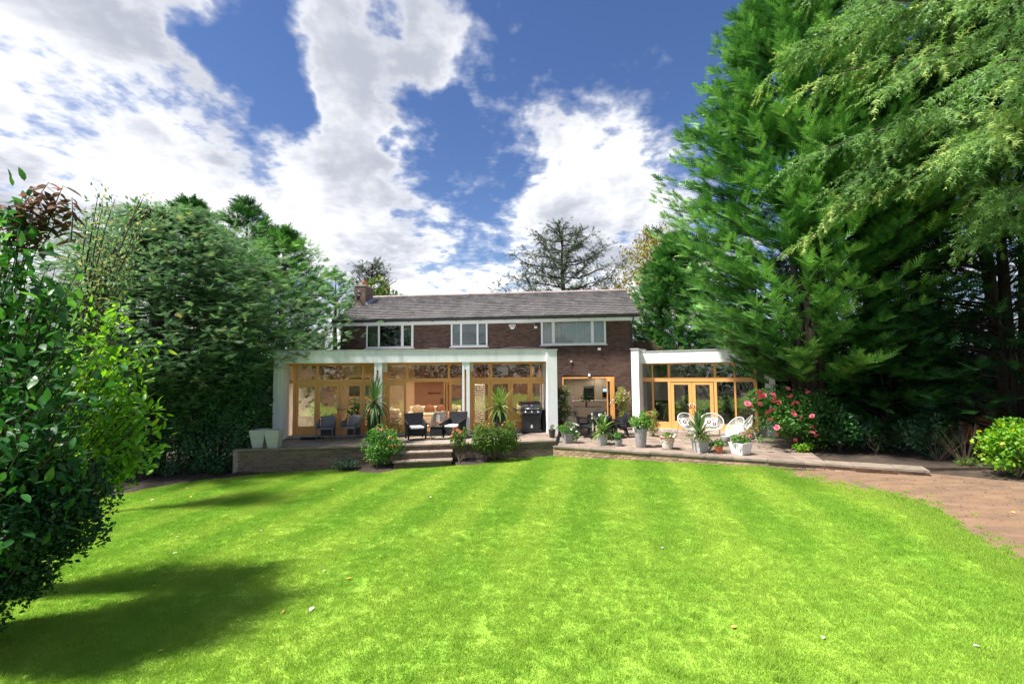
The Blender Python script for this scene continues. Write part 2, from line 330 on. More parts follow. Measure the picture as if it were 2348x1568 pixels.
# ------------------------------------------------------------------ mesh helpers
class MB:
    def __init__(s): s.v = []; s.f = []
    def add(s, vs, fs):
        o = len(s.v); s.v += [tuple(p) for p in vs]; s.f += [tuple(i + o for i in f) for f in fs]; return s
    def box(s, x0, x1, y0, y1, z0, z1):
        return s.add([(x0, y0, z0), (x1, y0, z0), (x1, y1, z0), (x0, y1, z0), (x0, y0, z1), (x1, y0, z1), (x1, y1, z1), (x0, y1, z1)],
                     [(0, 3, 2, 1), (4, 5, 6, 7), (0, 1, 5, 4), (1, 2, 6, 5), (2, 3, 7, 6), (3, 0, 4, 7)])
    def hexa(s, p): return s.add(p, [(0, 3, 2, 1), (4, 5, 6, 7), (0, 1, 5, 4), (1, 2, 6, 5), (2, 3, 7, 6), (3, 0, 4, 7)])
    def tube(s, pts, r, n=6):
        pts = [Vector(p) for p in pts]; k = len(pts)
        rs = r if isinstance(r, (list, tuple)) else [r] * k
        vs = []; up = Vector((0.13, 0.21, 0.97))
        for i, p in enumerate(pts):
            t = (pts[min(i + 1, k - 1)] - pts[max(i - 1, 0)]).normalized()
            a = t.cross(up)
            if a.length < .05: a = t.cross(Vector((1, 0, 0)))
            a.normalize(); b = t.cross(a)
            for j in range(n):
                an = 2 * math.pi * j / n; vs.append(p + (a * math.cos(an) + b * math.sin(an)) * rs[i])
        fs = [(i * n + j, i * n + (j + 1) % n, (i + 1) * n + (j + 1) % n, (i + 1) * n + j) for i in range(k - 1) for j in range(n)]
        fs += [tuple(range(n))[::-1], tuple((k - 1) * n + j for j in range(n))]
        return s.add(vs, fs)
    def lathe(s, prof, n=20, c=(0, 0), rot=0.0, sx=1, sy=1):
        k = len(prof); vs = []
        for r, z in prof:
            for j in range(n):
                a = rot + 2 * math.pi * j / n; vs.append((c[0] + r * math.cos(a) * sx, c[1] + r * math.sin(a) * sy, z))
        fs = [(i * n + j, i * n + (j + 1) % n, (i + 1) * n + (j + 1) % n, (i + 1) * n + j) for i in range(k - 1) for j in range(n)]
        fs += [tuple(range(n))[::-1], tuple((k - 1) * n + j for j in range(n))]
        return s.add(vs, fs)
    def prism(s, poly, z0, z1):
        n = len(poly)
        vs = [(p[0], p[1], z0) for p in poly] + [(p[0], p[1], z1) for p in poly]
        return s.add(vs, [tuple(range(n))[::-1], tuple(range(n, 2 * n))] + [(i, (i + 1) % n, n + (i + 1) % n, n + i) for i in range(n)])
    def sheet(s, fn, nu, nv, th=0.0):
        vs = [fn(i / nu, j / nv) for j in range(nv + 1) for i in range(nu + 1)]; w = nu + 1
        return s.add(vs, [(j * w + i, j * w + i + 1, (j + 1) * w + i + 1, (j + 1) * w + i) for j in range(nv) for i in range(nu)])
    def blob(s, c, r, nu=10, nv=6, jit=0.0):
        vs = []; R_ = r if isinstance(r, (tuple, list)) else (r, r, r)
        for j in range(nv + 1):
            th = math.pi * j / nv
            for i in range(nu):
                ph = 2 * math.pi * i / nu; k = 1 + rnd.uniform(-jit, jit)
                vs.append((c[0] + R_[0] * k * math.sin(th) * math.cos(ph), c[1] + R_[1] * k * math.sin(th) * math.sin(ph), c[2] + R_[2] * k * math.cos(th)))
        return s.add(vs, [(j * nu + i, (j + 1) * nu + i, (j + 1) * nu + (i + 1) % nu, j * nu + (i + 1) % nu) for j in range(nv) for i in range(nu)])
    def mesh(s, name, m=None, smooth=False):
        me = bpy.data.meshes.new(name); me.from_pydata(s.v, [], s.f); me.update()
        if smooth: me.polygons.foreach_set('use_smooth', [True] * len(me.polygons))
        if m: me.materials.append(MATS[m])
        return me
    def build(s, name, m, parent=None, smooth=False, loc=None, rz=0.0, bev=0.0, solid=0.0, sub=0):
        o = obj(name, s.mesh(name, m, smooth), parent, loc, rz)
        if solid: md = o.modifiers.new('s', 'SOLIDIFY'); md.thickness = solid; md.offset = 0
        if bev: md = o.modifiers.new('b', 'BEVEL'); md.width = bev; md.segments = 2; md.limit_method = 'ANGLE'
        if sub: md = o.modifiers.new('u', 'SUBSURF'); md.levels = sub; md.render_levels = sub
        return o
def obj(name, me, parent=None, loc=None, rz=0.0, rot=None, sc=None):
    o = bpy.data.objects.new(name, me); COL.objects.link(o); o.parent = parent
    if loc is not None: o.location = loc
    if rot is not None: o.rotation_euler = rot
    elif rz: o.rotation_euler = (0, 0, rz)
    if sc is not None: o.scale = (sc, sc, sc) if isinstance(sc, (int, float)) else sc
    return o
def tag(o, label, cat, group=None):
    o['label'] = label; o['category'] = cat
    if group: o['group'] = group
    return o
def thing(name, label, cat, loc=(0, 0, 0), rz=0.0, group=None):
    o = bpy.data.objects.new(name, None); COL.objects.link(o); o.location = loc; o.rotation_euler = (0, 0, rz); o.empty_display_size = .2
    return tag(o, label, cat, group)
def structure(o): o['kind'] = 'structure'; return o
def stuff(o): o['kind'] = 'stuff'; return o
def copy_tree(root, loc, rz, label, group=None):
    r = root.copy(); COL.objects.link(r); r.location = loc; r.rotation_euler = (0, 0, rz); r['label'] = label
    if group: r['group'] = group
    for ch in list(root.children):
        c = ch.copy(); COL.objects.link(c); c.parent = r
        for g in list(ch.children):
            d = g.copy(); COL.objects.link(d); d.parent = c
    return r
def clip(poly, a, b):
    """keep the part of a convex polygon left of a->b"""
    out = []; n = len(poly)
    def sd_(p): return (b[0] - a[0]) * (p[1] - a[1]) - (b[1] - a[1]) * (p[0] - a[0])
    for i in range(n):
        p, q = poly[i], poly[(i + 1) % n]; dp, dq = sd_(p), sd_(q)
        if dp >= 0: out.append(p)
        if dp * dq < 0: t = dp / (dp - dq); out.append((p[0] + (q[0] - p[0]) * t, p[1] + (q[1] - p[1]) * t))
    return out
def clip_to(poly, region):
    for i in range(len(region)):
        poly = clip(poly, region[i], region[(i + 1) % len(region)])
        if len(poly) < 3: return []
    return poly
def area(p): return .5 * abs(sum(p[i][0] * p[(i + 1) % len(p)][1] - p[(i + 1) % len(p)][0] * p[i][1] for i in range(len(p))))

# ------------------------------------------------------------------ foliage helpers (numpy)
def mesh_np(name, V, F, tone, m):
    V = np.asarray(V, np.float32); F = np.asarray(F, np.int32); nf = len(F)
    me = bpy.data.meshes.new(name); me.vertices.add(len(V)); me.vertices.foreach_set('co', V.ravel())
    me.loops.add(nf * 3); me.loops.foreach_set('vertex_index', F.ravel())
    me.polygons.add(nf); me.polygons.foreach_set('loop_start', np.arange(0, nf * 3, 3, dtype=np.int32)); me.polygons.foreach_set('loop_total', np.full(nf, 3, np.int32))
    me.update(calc_edges=True)
    a = me.attributes.new('tone', 'FLOAT', 'POINT'); a.data.foreach_set('value', np.asarray(tone, np.float32).ravel())
    me.materials.append(MATS[m]); return me
def norm(a): return a / np.maximum(np.linalg.norm(a, axis=-1, keepdims=True), 1e-9)
def scatter(t, P, D, U, S, tone):
    tv, tf = t; P = np.asarray(P, float); n = len(P); D = norm(D); Z = norm(U - (U * D).sum(1, keepdims=True) * D); Y = np.cross(Z, D)
    V = P[:, None, :] + S[:, None, None] * (tv[None, :, 0:1] * D[:, None, :] + tv[None, :, 1:2] * Y[:, None, :] + tv[None, :, 2:3] * Z[:, None, :])
    F = (tf[None] + (np.arange(n) * len(tv))[:, None, None]).reshape(-1, 3)
    return V.reshape(-1, 3), F, np.repeat(tone, len(tv))
def join_np(parts):
    Vs, Fs, Ts, o = [], [], [], 0
    for V, F, T in parts: Vs.append(V); Fs.append(F + o); Ts.append(T); o += len(V)
    return np.concatenate(Vs), np.concatenate(Fs), np.concatenate(Ts)
def t_frond(n=5, wid=.28, droop=-.14, bw=.062):
    v, f = [], []
    def tri(a, b, c): k = len(v); v.extend([a, b, c]); f.append((k, k + 1, k + 2))
    for i in range(n):
        x = .06 + .80 * i / n; l = wid * (1 - .72 * (i / n) ** 1.3) * (.85 + .3 * ((i * 7) % 3) / 2); z = droop * x * x
        for sgn in (1, -1):
            xx = x + (0 if sgn > 0 else .05)
            tri((xx, 0, z), (xx + bw * 1.6, 0, z), (xx + .12 + l * .8, sgn * l, z + droop * .6 * l))
    tri((0, .012, 0), (0, -.012, 0), (1.0, 0, droop)); tri((.7, .03, droop * .5), (.7, -.03, droop * .5), (1.05, 0, droop * 1.1))
    return np.array(v, float), np.array(f, int)
def t_leaf(w=.22, fold=.05, curl=-.12, big=False):
    if not big:
        v = [(0, 0, 0), (.45, w, fold), (1, 0, curl), (.45, -w, fold)]; return np.array(v, float), np.array([(0, 3, 2), (0, 2, 1)])
    v = [(0, 0, 0), (.22, w * .75, fold), (.5, w, fold * .8 + curl * .2), (.8, w * .62, fold * .4 + curl * .6), (1.04, 0, curl * 1.2),
         (.8, -w * .62, fold * .4 + curl * .6), (.5, -w, fold * .8 + curl * .2), (.22, -w * .75, fold), (.22, 0, 0), (.5, 0, curl * .15), (.8, 0, curl * .55)]
    f = [(0, 8, 1), (0, 7, 8), (8, 9, 2), (8, 2, 1), (7, 6, 9), (7, 9, 8), (9, 10, 3), (9, 3, 2), (6, 5, 10), (6, 10, 9), (10, 4, 3), (5, 4, 10)]
    return np.array(v, float), np.array(f)
def t_needles(n=11, l=.13):
    v, f = [], []
    for i in range(n):
        x = .04 + .9 * i / n
        for k in range(2):
            a = i * 2.4 + k * math.pi; ll = l * (1.1 - .5 * i / n)
            y, z = math.cos(a) * ll, math.sin(a) * ll
            q = len(v); v.extend([(x - .028, 0, 0), (x + .028, 0, 0), (x + .09, y, z)]); f.append((q, q + 1, q + 2))
    q = len(v); v.extend([(0, .012, 0), (0, -.012, 0), (1, 0, 0)]); f.append((q, q + 1, q + 2))
    return np.array(v, float), np.array(f)
FROND, FROND_S, LEAF2, LEAF8, NEEDLE = t_frond(), t_frond(5, .34, -.1, .08), t_leaf(), t_leaf(big=True), t_needles()
ROUND = t_leaf(.34, .05, -.1)
def rdir(n): return norm(rng.normal(size=(n, 3)))

# ================================================================== ground
def flat_poly(name, pts, lift, m):
    me = bpy.data.meshes.new(name); me.from_pydata([(p[0], p[1], gz(p[0]) + lift) for p in pts], [], [tuple(range(len(pts)))]); me.update()
    if me.polygons[0].normal.z < 0: me.flip_normals()
    me.materials.append(MATS[m]); return structure(obj(name, me))
xs = [-500, -16, 16, 500]; ys = [-60, 700]
vs = [(x, y, gz(x)) for y in ys for x in xs]
me = bpy.data.meshes.new('ground'); me.from_pydata(vs, [], [(i, i + 1, i + 5, i + 4) for i in range(3)]); me.update(); me.materials.append(MATS['soil'])
structure(obj('ground', me))
g2 = lambda *a: tuple(on_ground(*a)[:2])
def smooth_line(pts, k=6):
    out = []
    for i in range(len(pts) - 1):
        p0, p1, p2, p3 = pts[max(i - 1, 0)], pts[i], pts[i + 1], pts[min(i + 2, len(pts) - 1)]
        for j in range(k):
            t = j / k
            out.append(tuple(.5 * (2 * p1[c] + (p2[c] - p0[c]) * t + (2 * p0[c] - 5 * p1[c] + 4 * p2[c] - p3[c]) * t * t + (3 * p1[c] - p0[c] - 3 * p2[c] + p3[c]) * t ** 3) for c in (0, 1)))
    return out + [pts[-1]]
edge_px = [(150, 1162), (240, 1143), (400, 1113), (525, 1097), (640, 1085), (765, 1078), (850, 1086), (900, 1082), (950, 1068), (1005, 1062), (1055, 1068), (1100, 1066), (1180, 1048), (1270, 1038), (1330, 1040), (1400, 1046), (1500, 1057), (1600, 1067), (1700, 1076), (1748, 1081),
           (1790, 1098), (1860, 1112), (1960, 1133), (2060, 1158), (2110, 1180), (2150, 1218), (2200, 1256), (2270, 1292), (2348, 1326)]
edge = smooth_line([g2(*p) for p in edge_px])
j2 = random.Random(3)
edge = [(p[0] + (j2.uniform(-.10, .10) if p[0] > 5.5 else j2.uniform(-.008, .008)), p[1] + (j2.uniform(-.16, .16) if p[0] > 5.5 else j2.uniform(-.008, .008))) for p in edge]
lawn_poly = [(-14, edge[0][1] - .4)] + edge + [(14, edge[-1][1] - 1.0), (14, -14), (-14, -14)]
flat_poly('lawn', lawn_poly, .010, 'turf')
wall_r = [on_ground(1275, 1036), on_ground(2132, 1088)]
flat_poly('dirt_path', [g2(1735, 1079), g2(1760, 1079), g2(2000, 1080), g2(2140, 1086), g2(2348, 1106), (15.8, 11.6), (15.8, -3), (6.5, -3), (5.5, 9)], .005, 'red_earth')
bed = [g2(150, 1170), g2(300, 1140), g2(525, 1108), g2(770, 1092), g2(850, 1100), g2(930, 1090), g2(1060, 1082), g2(1180, 1062), g2(1275, 1048), g2(1275, 1022), g2(900, 1060), g2(540, 1070), g2(300, 1090), g2(150, 1110)]
FB_EDGE = edge

def inside(p, poly):
    c = False; n = len(poly)
    for i in range(n):
        a, b = poly[i], poly[(i + 1) % n]
        if (a[1] > p[1]) != (b[1] > p[1]) and p[0] < (b[0] - a[0]) * (p[1] - a[1]) / (b[1] - a[1]) + a[0]: c = not c
    return c
# ---- grass blades: one sod of blades set out again and again over the lawn
def sod(nb, half, h0=.016, h1=.038, round_=False):
    r = np.random.default_rng(5)
    P = np.c_[r.uniform(-half, half, (nb, 2)), np.zeros(nb)]
    if round_: P[:, :2] = r.normal(0, half * .5, (nb, 2))
    h = r.uniform(h0, h1, nb); w = r.uniform(.0022, .0045, nb); a = r.uniform(0, 2 * np.pi, nb); ln = r.uniform(.1, .9, nb) * h; la = r.uniform(0, 2 * np.pi, nb)
    V = np.zeros((nb, 3, 3)); dx, dy = np.cos(a) * w, np.sin(a) * w
    V[:, 0] = P + np.c_[dx, dy, np.zeros(nb)]; V[:, 1] = P - np.c_[dx, dy, np.zeros(nb)]; V[:, 2] = P + np.c_[np.cos(la) * ln, np.sin(la) * ln, h]
    return mesh_np('sod', V.reshape(-1, 3), np.arange(nb * 3).reshape(-1, 3), r.uniform(0, 1, nb * 3), 'turf_blade')
sod_o = bpy.data.objects.new('sod', sod(1500, .24))
pts = []; yy = 3.0
while yy < 18:
    xx = -11.0
    while xx < 13:
        p = (xx + j2.uniform(-.06, .06), yy + j2.uniform(-.06, .06))
        if abs(p[0]) < 2.6 + 1.16 * p[1] and all(inside((p[0] + dx, p[1] + dy), lawn_poly) for dx, dy in ((.2, 0), (-.2, 0), (0, .2), (0, -.2))): pts.append((p[0], p[1], gz(p[0]) + .008))
        xx += .31
    yy += .31
for (x, y) in edge:                                     # ragged fringe along the cut edge
    for k in range(2): pts.append((x + j2.uniform(-.06, .06), y - .22 - (0 if x < 5.5 else j2.uniform(-.25, .2)), gz(x) + .006))
tuft_o = bpy.data.objects.new('tuft', sod(70, .05, .025, .06, True))
tufts = []
for _ in range(1500):
    y_ = 3.4 + 13 * j2.random() ** 1.6; p = (j2.uniform(-1, 1) * (2 + 1.1 * y_), y_)
    if inside(p, lawn_poly): tufts.append((p[0], p[1], gz(p[0]) + .008))
for (x, y) in edge:                                    # grass creeping over the earth path
    if x > 5.2:
        for k in range(26): q_ = abs(j2.gauss(0, .45)); a_ = j2.uniform(.2, 1.2); tufts.append((x + q_ * math.cos(a_) + j2.uniform(-.2, .2), y + q_ * math.sin(a_), gz(x) + .006))
def set_out(name, pts, src, label, smin, smax):
    me = bpy.data.meshes.new(name); me.from_pydata(pts, [], []); me.update(); me.materials.append(MATS['turf_blade'])
    o = stuff(obj(name, me)); o['label'] = label; o['category'] = 'grass'
    ng = bpy.data.node_groups.new(name + '_setout', 'GeometryNodeTree')
    ng.interface.new_socket('Geometry', in_out='INPUT', socket_type='NodeSocketGeometry'); ng.interface.new_socket('Geometry', in_out='OUTPUT', socket_type='NodeSocketGeometry')
    gi, go = ng.nodes.new('NodeGroupInput'), ng.nodes.new('NodeGroupOutput')
    ip = ng.nodes.new('GeometryNodeInstanceOnPoints'); oi = ng.nodes.new('GeometryNodeObjectInfo'); oi.inputs[0].default_value = src; oi.inputs['As Instance'].default_value = True
    rv = ng.nodes.new('FunctionNodeRandomValue'); rv.data_type = 'FLOAT_VECTOR'; rv.inputs[0].default_value = (0, -math.atan(TILT), 0); rv.inputs[1].default_value = (0, -math.atan(TILT), 6.283)
    rs = ng.nodes.new('FunctionNodeRandomValue'); rs.data_type = 'FLOAT'; rs.inputs[2].default_value = smin; rs.inputs[3].default_value = smax
    ng.links.new(gi.outputs[0], ip.inputs['Points']); ng.links.new(oi.outputs['Geometry'], ip.inputs['Instance']); ng.links.new(rv.outputs[0], ip.inputs['Rotation']); ng.links.new(rs.outputs[1], ip.inputs['Scale']); ng.links.new(ip.outputs[0], go.inputs[0])
    o.modifiers.new('setout', 'NODES').node_group = ng
set_out('grass', pts, sod_o, 'short bright green mown grass of the lawn', .8, 1.25)
set_out('grass_tufts', tufts, tuft_o, 'longer tufts of grass scattered over the lawn and its ragged edge by the path', .6, 1.5)

# ================================================================== terraces
ZT, ZR = .55, .38
TA = on_z(535, 1031, ZT); TB = on_z(1272, 1010, ZT)
RA = on_z(1268, 1022, ZR); RE = on_z(2132, 1079, ZR)
def v2(p): return (p[0], p[1])
def laid(name, region, z, yaw, rows, m, seed, th=.045):
    """slabs in courses, each a piece of its own, clipped to the terrace outline"""
    r = random.Random(seed); c, s = math.cos(yaw), math.sin(yaw); ox, oy = region[0]
    root = MB().prism(region, -.6, z - th).build(name, 'mortar'); structure(root)
    loc = [((p[0] - ox) * c + (p[1] - oy) * s, -(p[0] - ox) * s + (p[1] - oy) * c) for p in region]
    u0, u1 = min(p[0] for p in loc), max(p[0] for p in loc); w0, w1 = min(p[1] for p in loc), max(p[1] for p in loc)
    w = w0
    while w < w1:
        d = r.choice(rows); u = u0 - r.random() * .5
        while u < u1:
            l = r.choice((.45, .6, .75, .9)); g = .006
            q = [(u + g, w + g), (u + l - g, w + g), (u + l - g, w + d - g), (u + g, w + d - g)]
            q = [(ox + a * c - b * s, oy + a * s + b * c) for a, b in q]
            q = clip_to(q, region)
            if len(q) >= 3 and area(q) > .02:
                dz = r.uniform(-.004, .004); MB().prism(q, z - th + .001, z + dz).build('paving_slab', m, root)
            u += l
        w += d
    return root
back_l = [v2(FL.w(9.9, .05, 0)), v2(FL.w(-1.2, .05, 0))]
Lreg = [v2(TA + Vector((.02, .30, 0))), v2(TB + Vector((-.06, .30, 0))), (1.85, 19.9), back_l[0], back_l[1]]
terr = laid('terrace', Lreg, ZT, rad(8), (.45, .6), 'slab', 2)
rdirn = Vector((RE.x - RA.x, RE.y - RA.y, 0)).normalized(); rn = Vector((-rdirn.y, rdirn.x, 0))
t_split = (on_z(1890, 1056, ZR) - RA).dot(rdirn)
SPL = RA + rdirn * t_split
Rreg = [v2(RA + rn * .30), v2(SPL + rn * .30), v2(on_z(1810, 1003, ZR)), v2(FR.w(4.6, .1, 0)), (6.2, 22.4), (1.5, 22.6)]
lower = laid('lower_terrace', Rreg, ZR, rad(-8), (.45, .6, .6), 'slab', 5)
def copings(root, a, b, z, depth, seed, over=.03, th=.05):
    r = random.Random(seed); d = Vector((b.x - a.x, b.y - a.y, 0)); L_ = d.length; d.normalize(); n = Vector((-d.y, d.x, 0)); t = 0
    while t < L_ - .05:
        l = min(r.choice((.6, .75, .9, .9)), L_ - t); e = r.uniform(-.012, .012)
        p = [a + d * (t + .004) - n * (over + e), a + d * (t + l - .004) - n * (over + e + r.uniform(-.008, .008)), a + d * (t + l - .004) + n * (depth - .005), a + d * (t + .004) + n * (depth - .005)]
        MB().prism([v2(q) for q in p], z - th, z + r.uniform(0, .006)).build('coping_slab', 'coping', root); t += l
copings(terr, TA, TB, ZT, .30, 3); copings(lower, RA, SPL, ZR, .30, 4); copings(lower, SPL, RE, ZR, .62, 6)
# right side of the upper terrace steps down to the lower one
MB().prism([v2(TB + Vector((-.08, .02, 0))), v2(TB + Vector((.03, .02, 0))), (1.93, 19.9), (1.83, 19.9)], .30, ZT - .003).build('side_kerb', 'coping', terr)
# soil bed behind the narrow end of the lower terrace
bp_ = [SPL + rn * .60, RE + rn * .60, RE + Vector((.6, .5, 0)), Vector((15.9, 12.4, 0)), Vector((15.9, 22, 0)), Vector((10.9, 22, 0)), on_z(1812, 1003, ZR)]
structure(MB().prism([v2(p) for p in bp_], -.3, ZR - .03).build('raised_bed', 'soil'))

def soil_mound():
    d = Vector((TB.x - TA.x, TB.y - TA.y, 0)); L_ = d.length; d.normalize(); m_ = MB(); cols = []; r = random.Random(31)
    for (x, y) in FB_EDGE:
        if TA.x - 4.5 < x < TB.x + .15:
            t = (x - TA.x) / d.x; yb = TA.y + d.y * t + .1
            if x < TA.x: yb = TA.y + (TA.x - x) * .4 + 2.2
            if yb > y + .02: cols.append([(x, y - .06 + (yb - y + .06) * f, gz(x) + .004 + (.13 * math.sin(f * math.pi * .5) + (r.uniform(-.02, .03) if 0 < f < 1 else 0)) * min(1, (yb - y) / .5)) for f in (0, .2, .4, .6, .8, 1)])
    for c in cols: m_.v += c
    m_.f = [(i * 6 + k, (i + 1) * 6 + k, (i + 1) * 6 + k + 1, i * 6 + k + 1) for i in range(len(cols) - 1) for k in range(5)]
    return structure(m_.build('flower_bed', 'bark_soil', None, True))
soil_mound()
def brick_mesh(l, h, d, m):
    b = MB(); e = .006
    b.add([(0, 0, 0), (l, 0, 0), (l, 0, h), (0, 0, h), (e, -d, e), (l - e, -d, e), (l - e, -d, h - e), (e, -d, h - e)], [(4, 5, 6, 7), (0, 1, 5, 4), (1, 2, 6, 5), (2, 3, 7, 6), (3, 0, 4, 7)])
    return b
def lay_bricks(part, length, zlo, zhi, m, limit, seed, holes=(), order=None, d=.010, bl=.215, bh=.065, j=.010, bottom=None):
    """stretcher bond on a local wall plane (x along, -y out); the largest in view are pieces of their own, the rest one mass"""
    r = random.Random(seed); cells = []; row = 0; z = zhi - bh
    while z > zlo - bh:
        x = 0 if row % 2 == 0 else -(bl + j) / 2
        while x < length:
            a, b = max(x, 0), min(x + bl, length)
            segs = [(a, b)]
            for h in holes:
                if z + bh > h[2] and z < h[3]:
                    ns = []
                    for s0, s1 in segs:
                        if s1 <= h[0] or s0 >= h[1]: ns.append((s0, s1)); continue
                        if s0 < h[0]: ns.append((s0, h[0]))
                        if s1 > h[1]: ns.append((h[1], s1))
                    segs = ns
            for s0, s1 in segs:
                if s1 - s0 > .03 and (bottom is None or z + bh > bottom(s0) + .01): cells.append((s0, s1, z))
            x += bl + j
        z -= bh + j; row += 1
    if order: cells.sort(key=order)
    full = brick_mesh(bl, bh, d, m).mesh('brick', m); rest = MB()
    for i, (a, b, z) in enumerate(cells):
        if i < limit:
            me = full if abs(b - a - bl) < .002 else brick_mesh(b - a, bh, d, m).mesh('brick', m)
            obj('brick', me, part, (a, r.uniform(-.002, .002), z))
        else:
            k = brick_mesh(b - a, bh, d + r.uniform(-.002, .002), m); rest.add([(v[0] + a, v[1], v[2] + z) for v in k.v], k.f)
    if rest.v: stuff(rest.build('brickwork', m, part))
def low_wall(name, label, a, b, z, m, limit, seed, inset=.02):
    d = Vector((b.x - a.x, b.y - a.y, 0)); L_ = d.length; d.normalize(); n = Vector((-d.y, d.x, 0)); yaw = math.atan2(d.y, d.x)
    root = tag(MB().box(0, L_, 0, .2, -.45, z - .052).build(name, 'mortar', None, loc=a - Vector((0, 0, a.z)) + n * inset, rz=yaw), label, 'wall')
    gb = lambda x: gz(a.x + d.x * x)
    lay_bricks(root, L_, -.45, z - .056, m, limit, seed, bottom=gb, order=lambda c: -c[2])
    return root
low_wall('terrace_wall', 'dark brick retaining wall below the upper terrace, left and right of the steps', TA, TB, ZT, 'terrace_brick', 290, 8)
low_wall('terrace_wall', 'low tan brick wall under the lower terrace edge, running out to the dirt path', RA, RE, ZR, 'step_brick', 290, 9)
# left return of the terrace wall
low_wall('terrace_wall', 'short brick return wall at the ivy end of the upper terrace', TA + Vector((-.5, 2.5, 0)), TA, ZT, 'terrace_brick', 60, 19, 0)
# ---- steps
sdv = Vector((TB.x - TA.x, TB.y - TA.y, 0)).normalized(); sn = Vector((-sdv.y, sdv.x, 0)); syaw = math.atan2(sdv.y, sdv.x)
s_at = (on_z(972, 1020, ZT) - TA).dot(sdv); SO = TA + sdv * s_at; gl = gz(SO.x)
st = thing('garden_steps', 'three wide stone garden steps with brick risers up to the upper terrace', 'steps', (SO.x, SO.y, gl), syaw)
hh = (ZT - gl)
for k in range(2):
    zt = hh * (k + 1) / 3 + .03; y0 = -.36 * (2 - k)
    MB().box(-.92, .92, y0 + .04, 0 if k else y0 + .42, -.1 if k == 0 else zt - hh / 3, zt - .05).build('riser', 'terrace_brick', st)
    x = -.96
    for l in ((1.15, .77) if k else (.72, 1.2)):
        MB().box(x + .004, x + l - .004, y0, y0 + .40, zt - .05, zt).build('tread', 'coping', st, bev=.006); x += l

# ================================================================== the house
H = thing('house', 'brown brick two-storey house with tiled roof and white flat-roofed glazed extensions', 'house', (0, 0, 0))
def frect(F, x0, y0, x1, y1, v=0.0):
    """wall rectangle seen between two photo points: u0, u1, z0, z1"""
    u0, z1 = F.hit(x0, y0, v); u1, z0 = F.hit(x1, y1, v); return (u0, u1, z0, z1)
def part(name, mb, m, F, parent=None, **k): return mb.build(name, m, parent or H, loc=F.o, rz=F.yaw, **k)
def wall_with_holes(mb, u0, u1, v0, v1, z0, z1, holes):
    us = sorted({u0, u1, *[h[0] for h in holes], *[h[1] for h in holes]}); us = [u for u in us if u0 <= u <= u1]
    for a, b in zip(us[:-1], us[1:]):
        hs = sorted([h for h in holes if h[0] < (a + b) / 2 < h[1]], key=lambda h: h[2]); z = z0
        for h in hs:
            if h[2] > z: mb.box(a, b, v0, v1, z, h[2])
            z = max(z, h[3])
        if z < z1: mb.box(a, b, v0, v1, z, z1)
    return mb
# ---- upper windows and kitchen opening
win = [frect(FM, 840, 744, 948, 797), frect(FM, 1034, 739, 1118, 794), frect(FM, 1240, 732, 1390, 789)]
kit = frect(FM, 1289, 865, 1411, 978); kit = (kit[0], kit[1], .43, kit[3])
mu0 = FM.hit(770, 738)[0] + .25; mu1 = FM.hit(1448, 800)[0]
ZG = FM.hit(1200, 727, -.4)[1]                          # gutter height
zf = 3.45
uK = FM.hit(1277, 900)[0] - .3
holes = win + [kit]
wl = wall_with_holes(MB(), mu0, mu1, 0, .3, zf, ZG, win)
wall_with_holes(wl, uK, mu1, 0, .3, .2, zf, [kit])
brick_wall = part('brick_wall', wl, 'house_mortar', FM)
hl = [(h[0] - mu0, h[1] - mu0, h[2], h[3]) for h in holes] + [(-1, uK - mu0, -1, zf + .05)]
bw = MB(); bw_part = obj('facing', MB().box(mu0, mu0 + .01, .02, .03, 3.6, 3.61).mesh('facing', 'house_mortar'), H, FM.o, FM.yaw)
bpart = brick_wall
def house_bricks():
    # bricks hang on the wall part in its own frame, shifted so that x = 0 is the left corner
    r = random.Random(21); cells = []; bl, bh, j = .215, .065, .010; z = ZG - .02 - bh; row = 0
    while z > .4:
        x = mu0 + (0 if row % 2 == 0 else -(bl + j) / 2)
        while x < mu1:
            segs = [(max(x, mu0), min(x + bl, mu1))]
            for h in holes + [(mu0 - 1, uK, -1, 3.62)]:
                if z + bh > h[2] and z < h[3]:
                    ns = []
                    for s0, s1 in segs:
                        if s1 <= h[0] or s0 >= h[1]: ns.append((s0, s1)); continue
                        if s0 < h[0]: ns.append((s0, h[0]))
                        if s1 > h[1]: ns.append((h[1], s1))
                    segs = ns
            cells += [(a, b, z) for a, b in segs if b - a > .03]
            x += bl + j
        z -= bh + j; row += 1
    cells.sort(key=lambda c: -c[0])
    full = brick_mesh(bl, bh, .009, '').mesh('brick', 'house_brick'); rest = MB()
    for i, (a, b, z) in enumerate(cells):
        if i < 290: obj('brick', full if abs(b - a - bl) < .002 else brick_mesh(b - a, bh, .009, '').mesh('brick', 'house_brick'), bpart, (a, r.uniform(-.002, .002), z))
        else:
            k = brick_mesh(b - a, bh, .009 + r.uniform(-.002, .002), ''); rest.add([(q[0] + a, q[1], q[2] + z) for q in k.v], k.f)
    stuff(rest.build('brickwork', 'house_brick', bpart))
house_bricks()
bpy.data.objects.remove(bw_part)
part('gable_wall', MB().box(mu1 - .29, mu1 - .002, .3, 8.3, .2, ZG), 'house_brick', FM)
part('gable_wall', MB().box(mu0 + .002, mu0 + .29, .3, 8.3, 3.4, ZG), 'house_brick', FM)
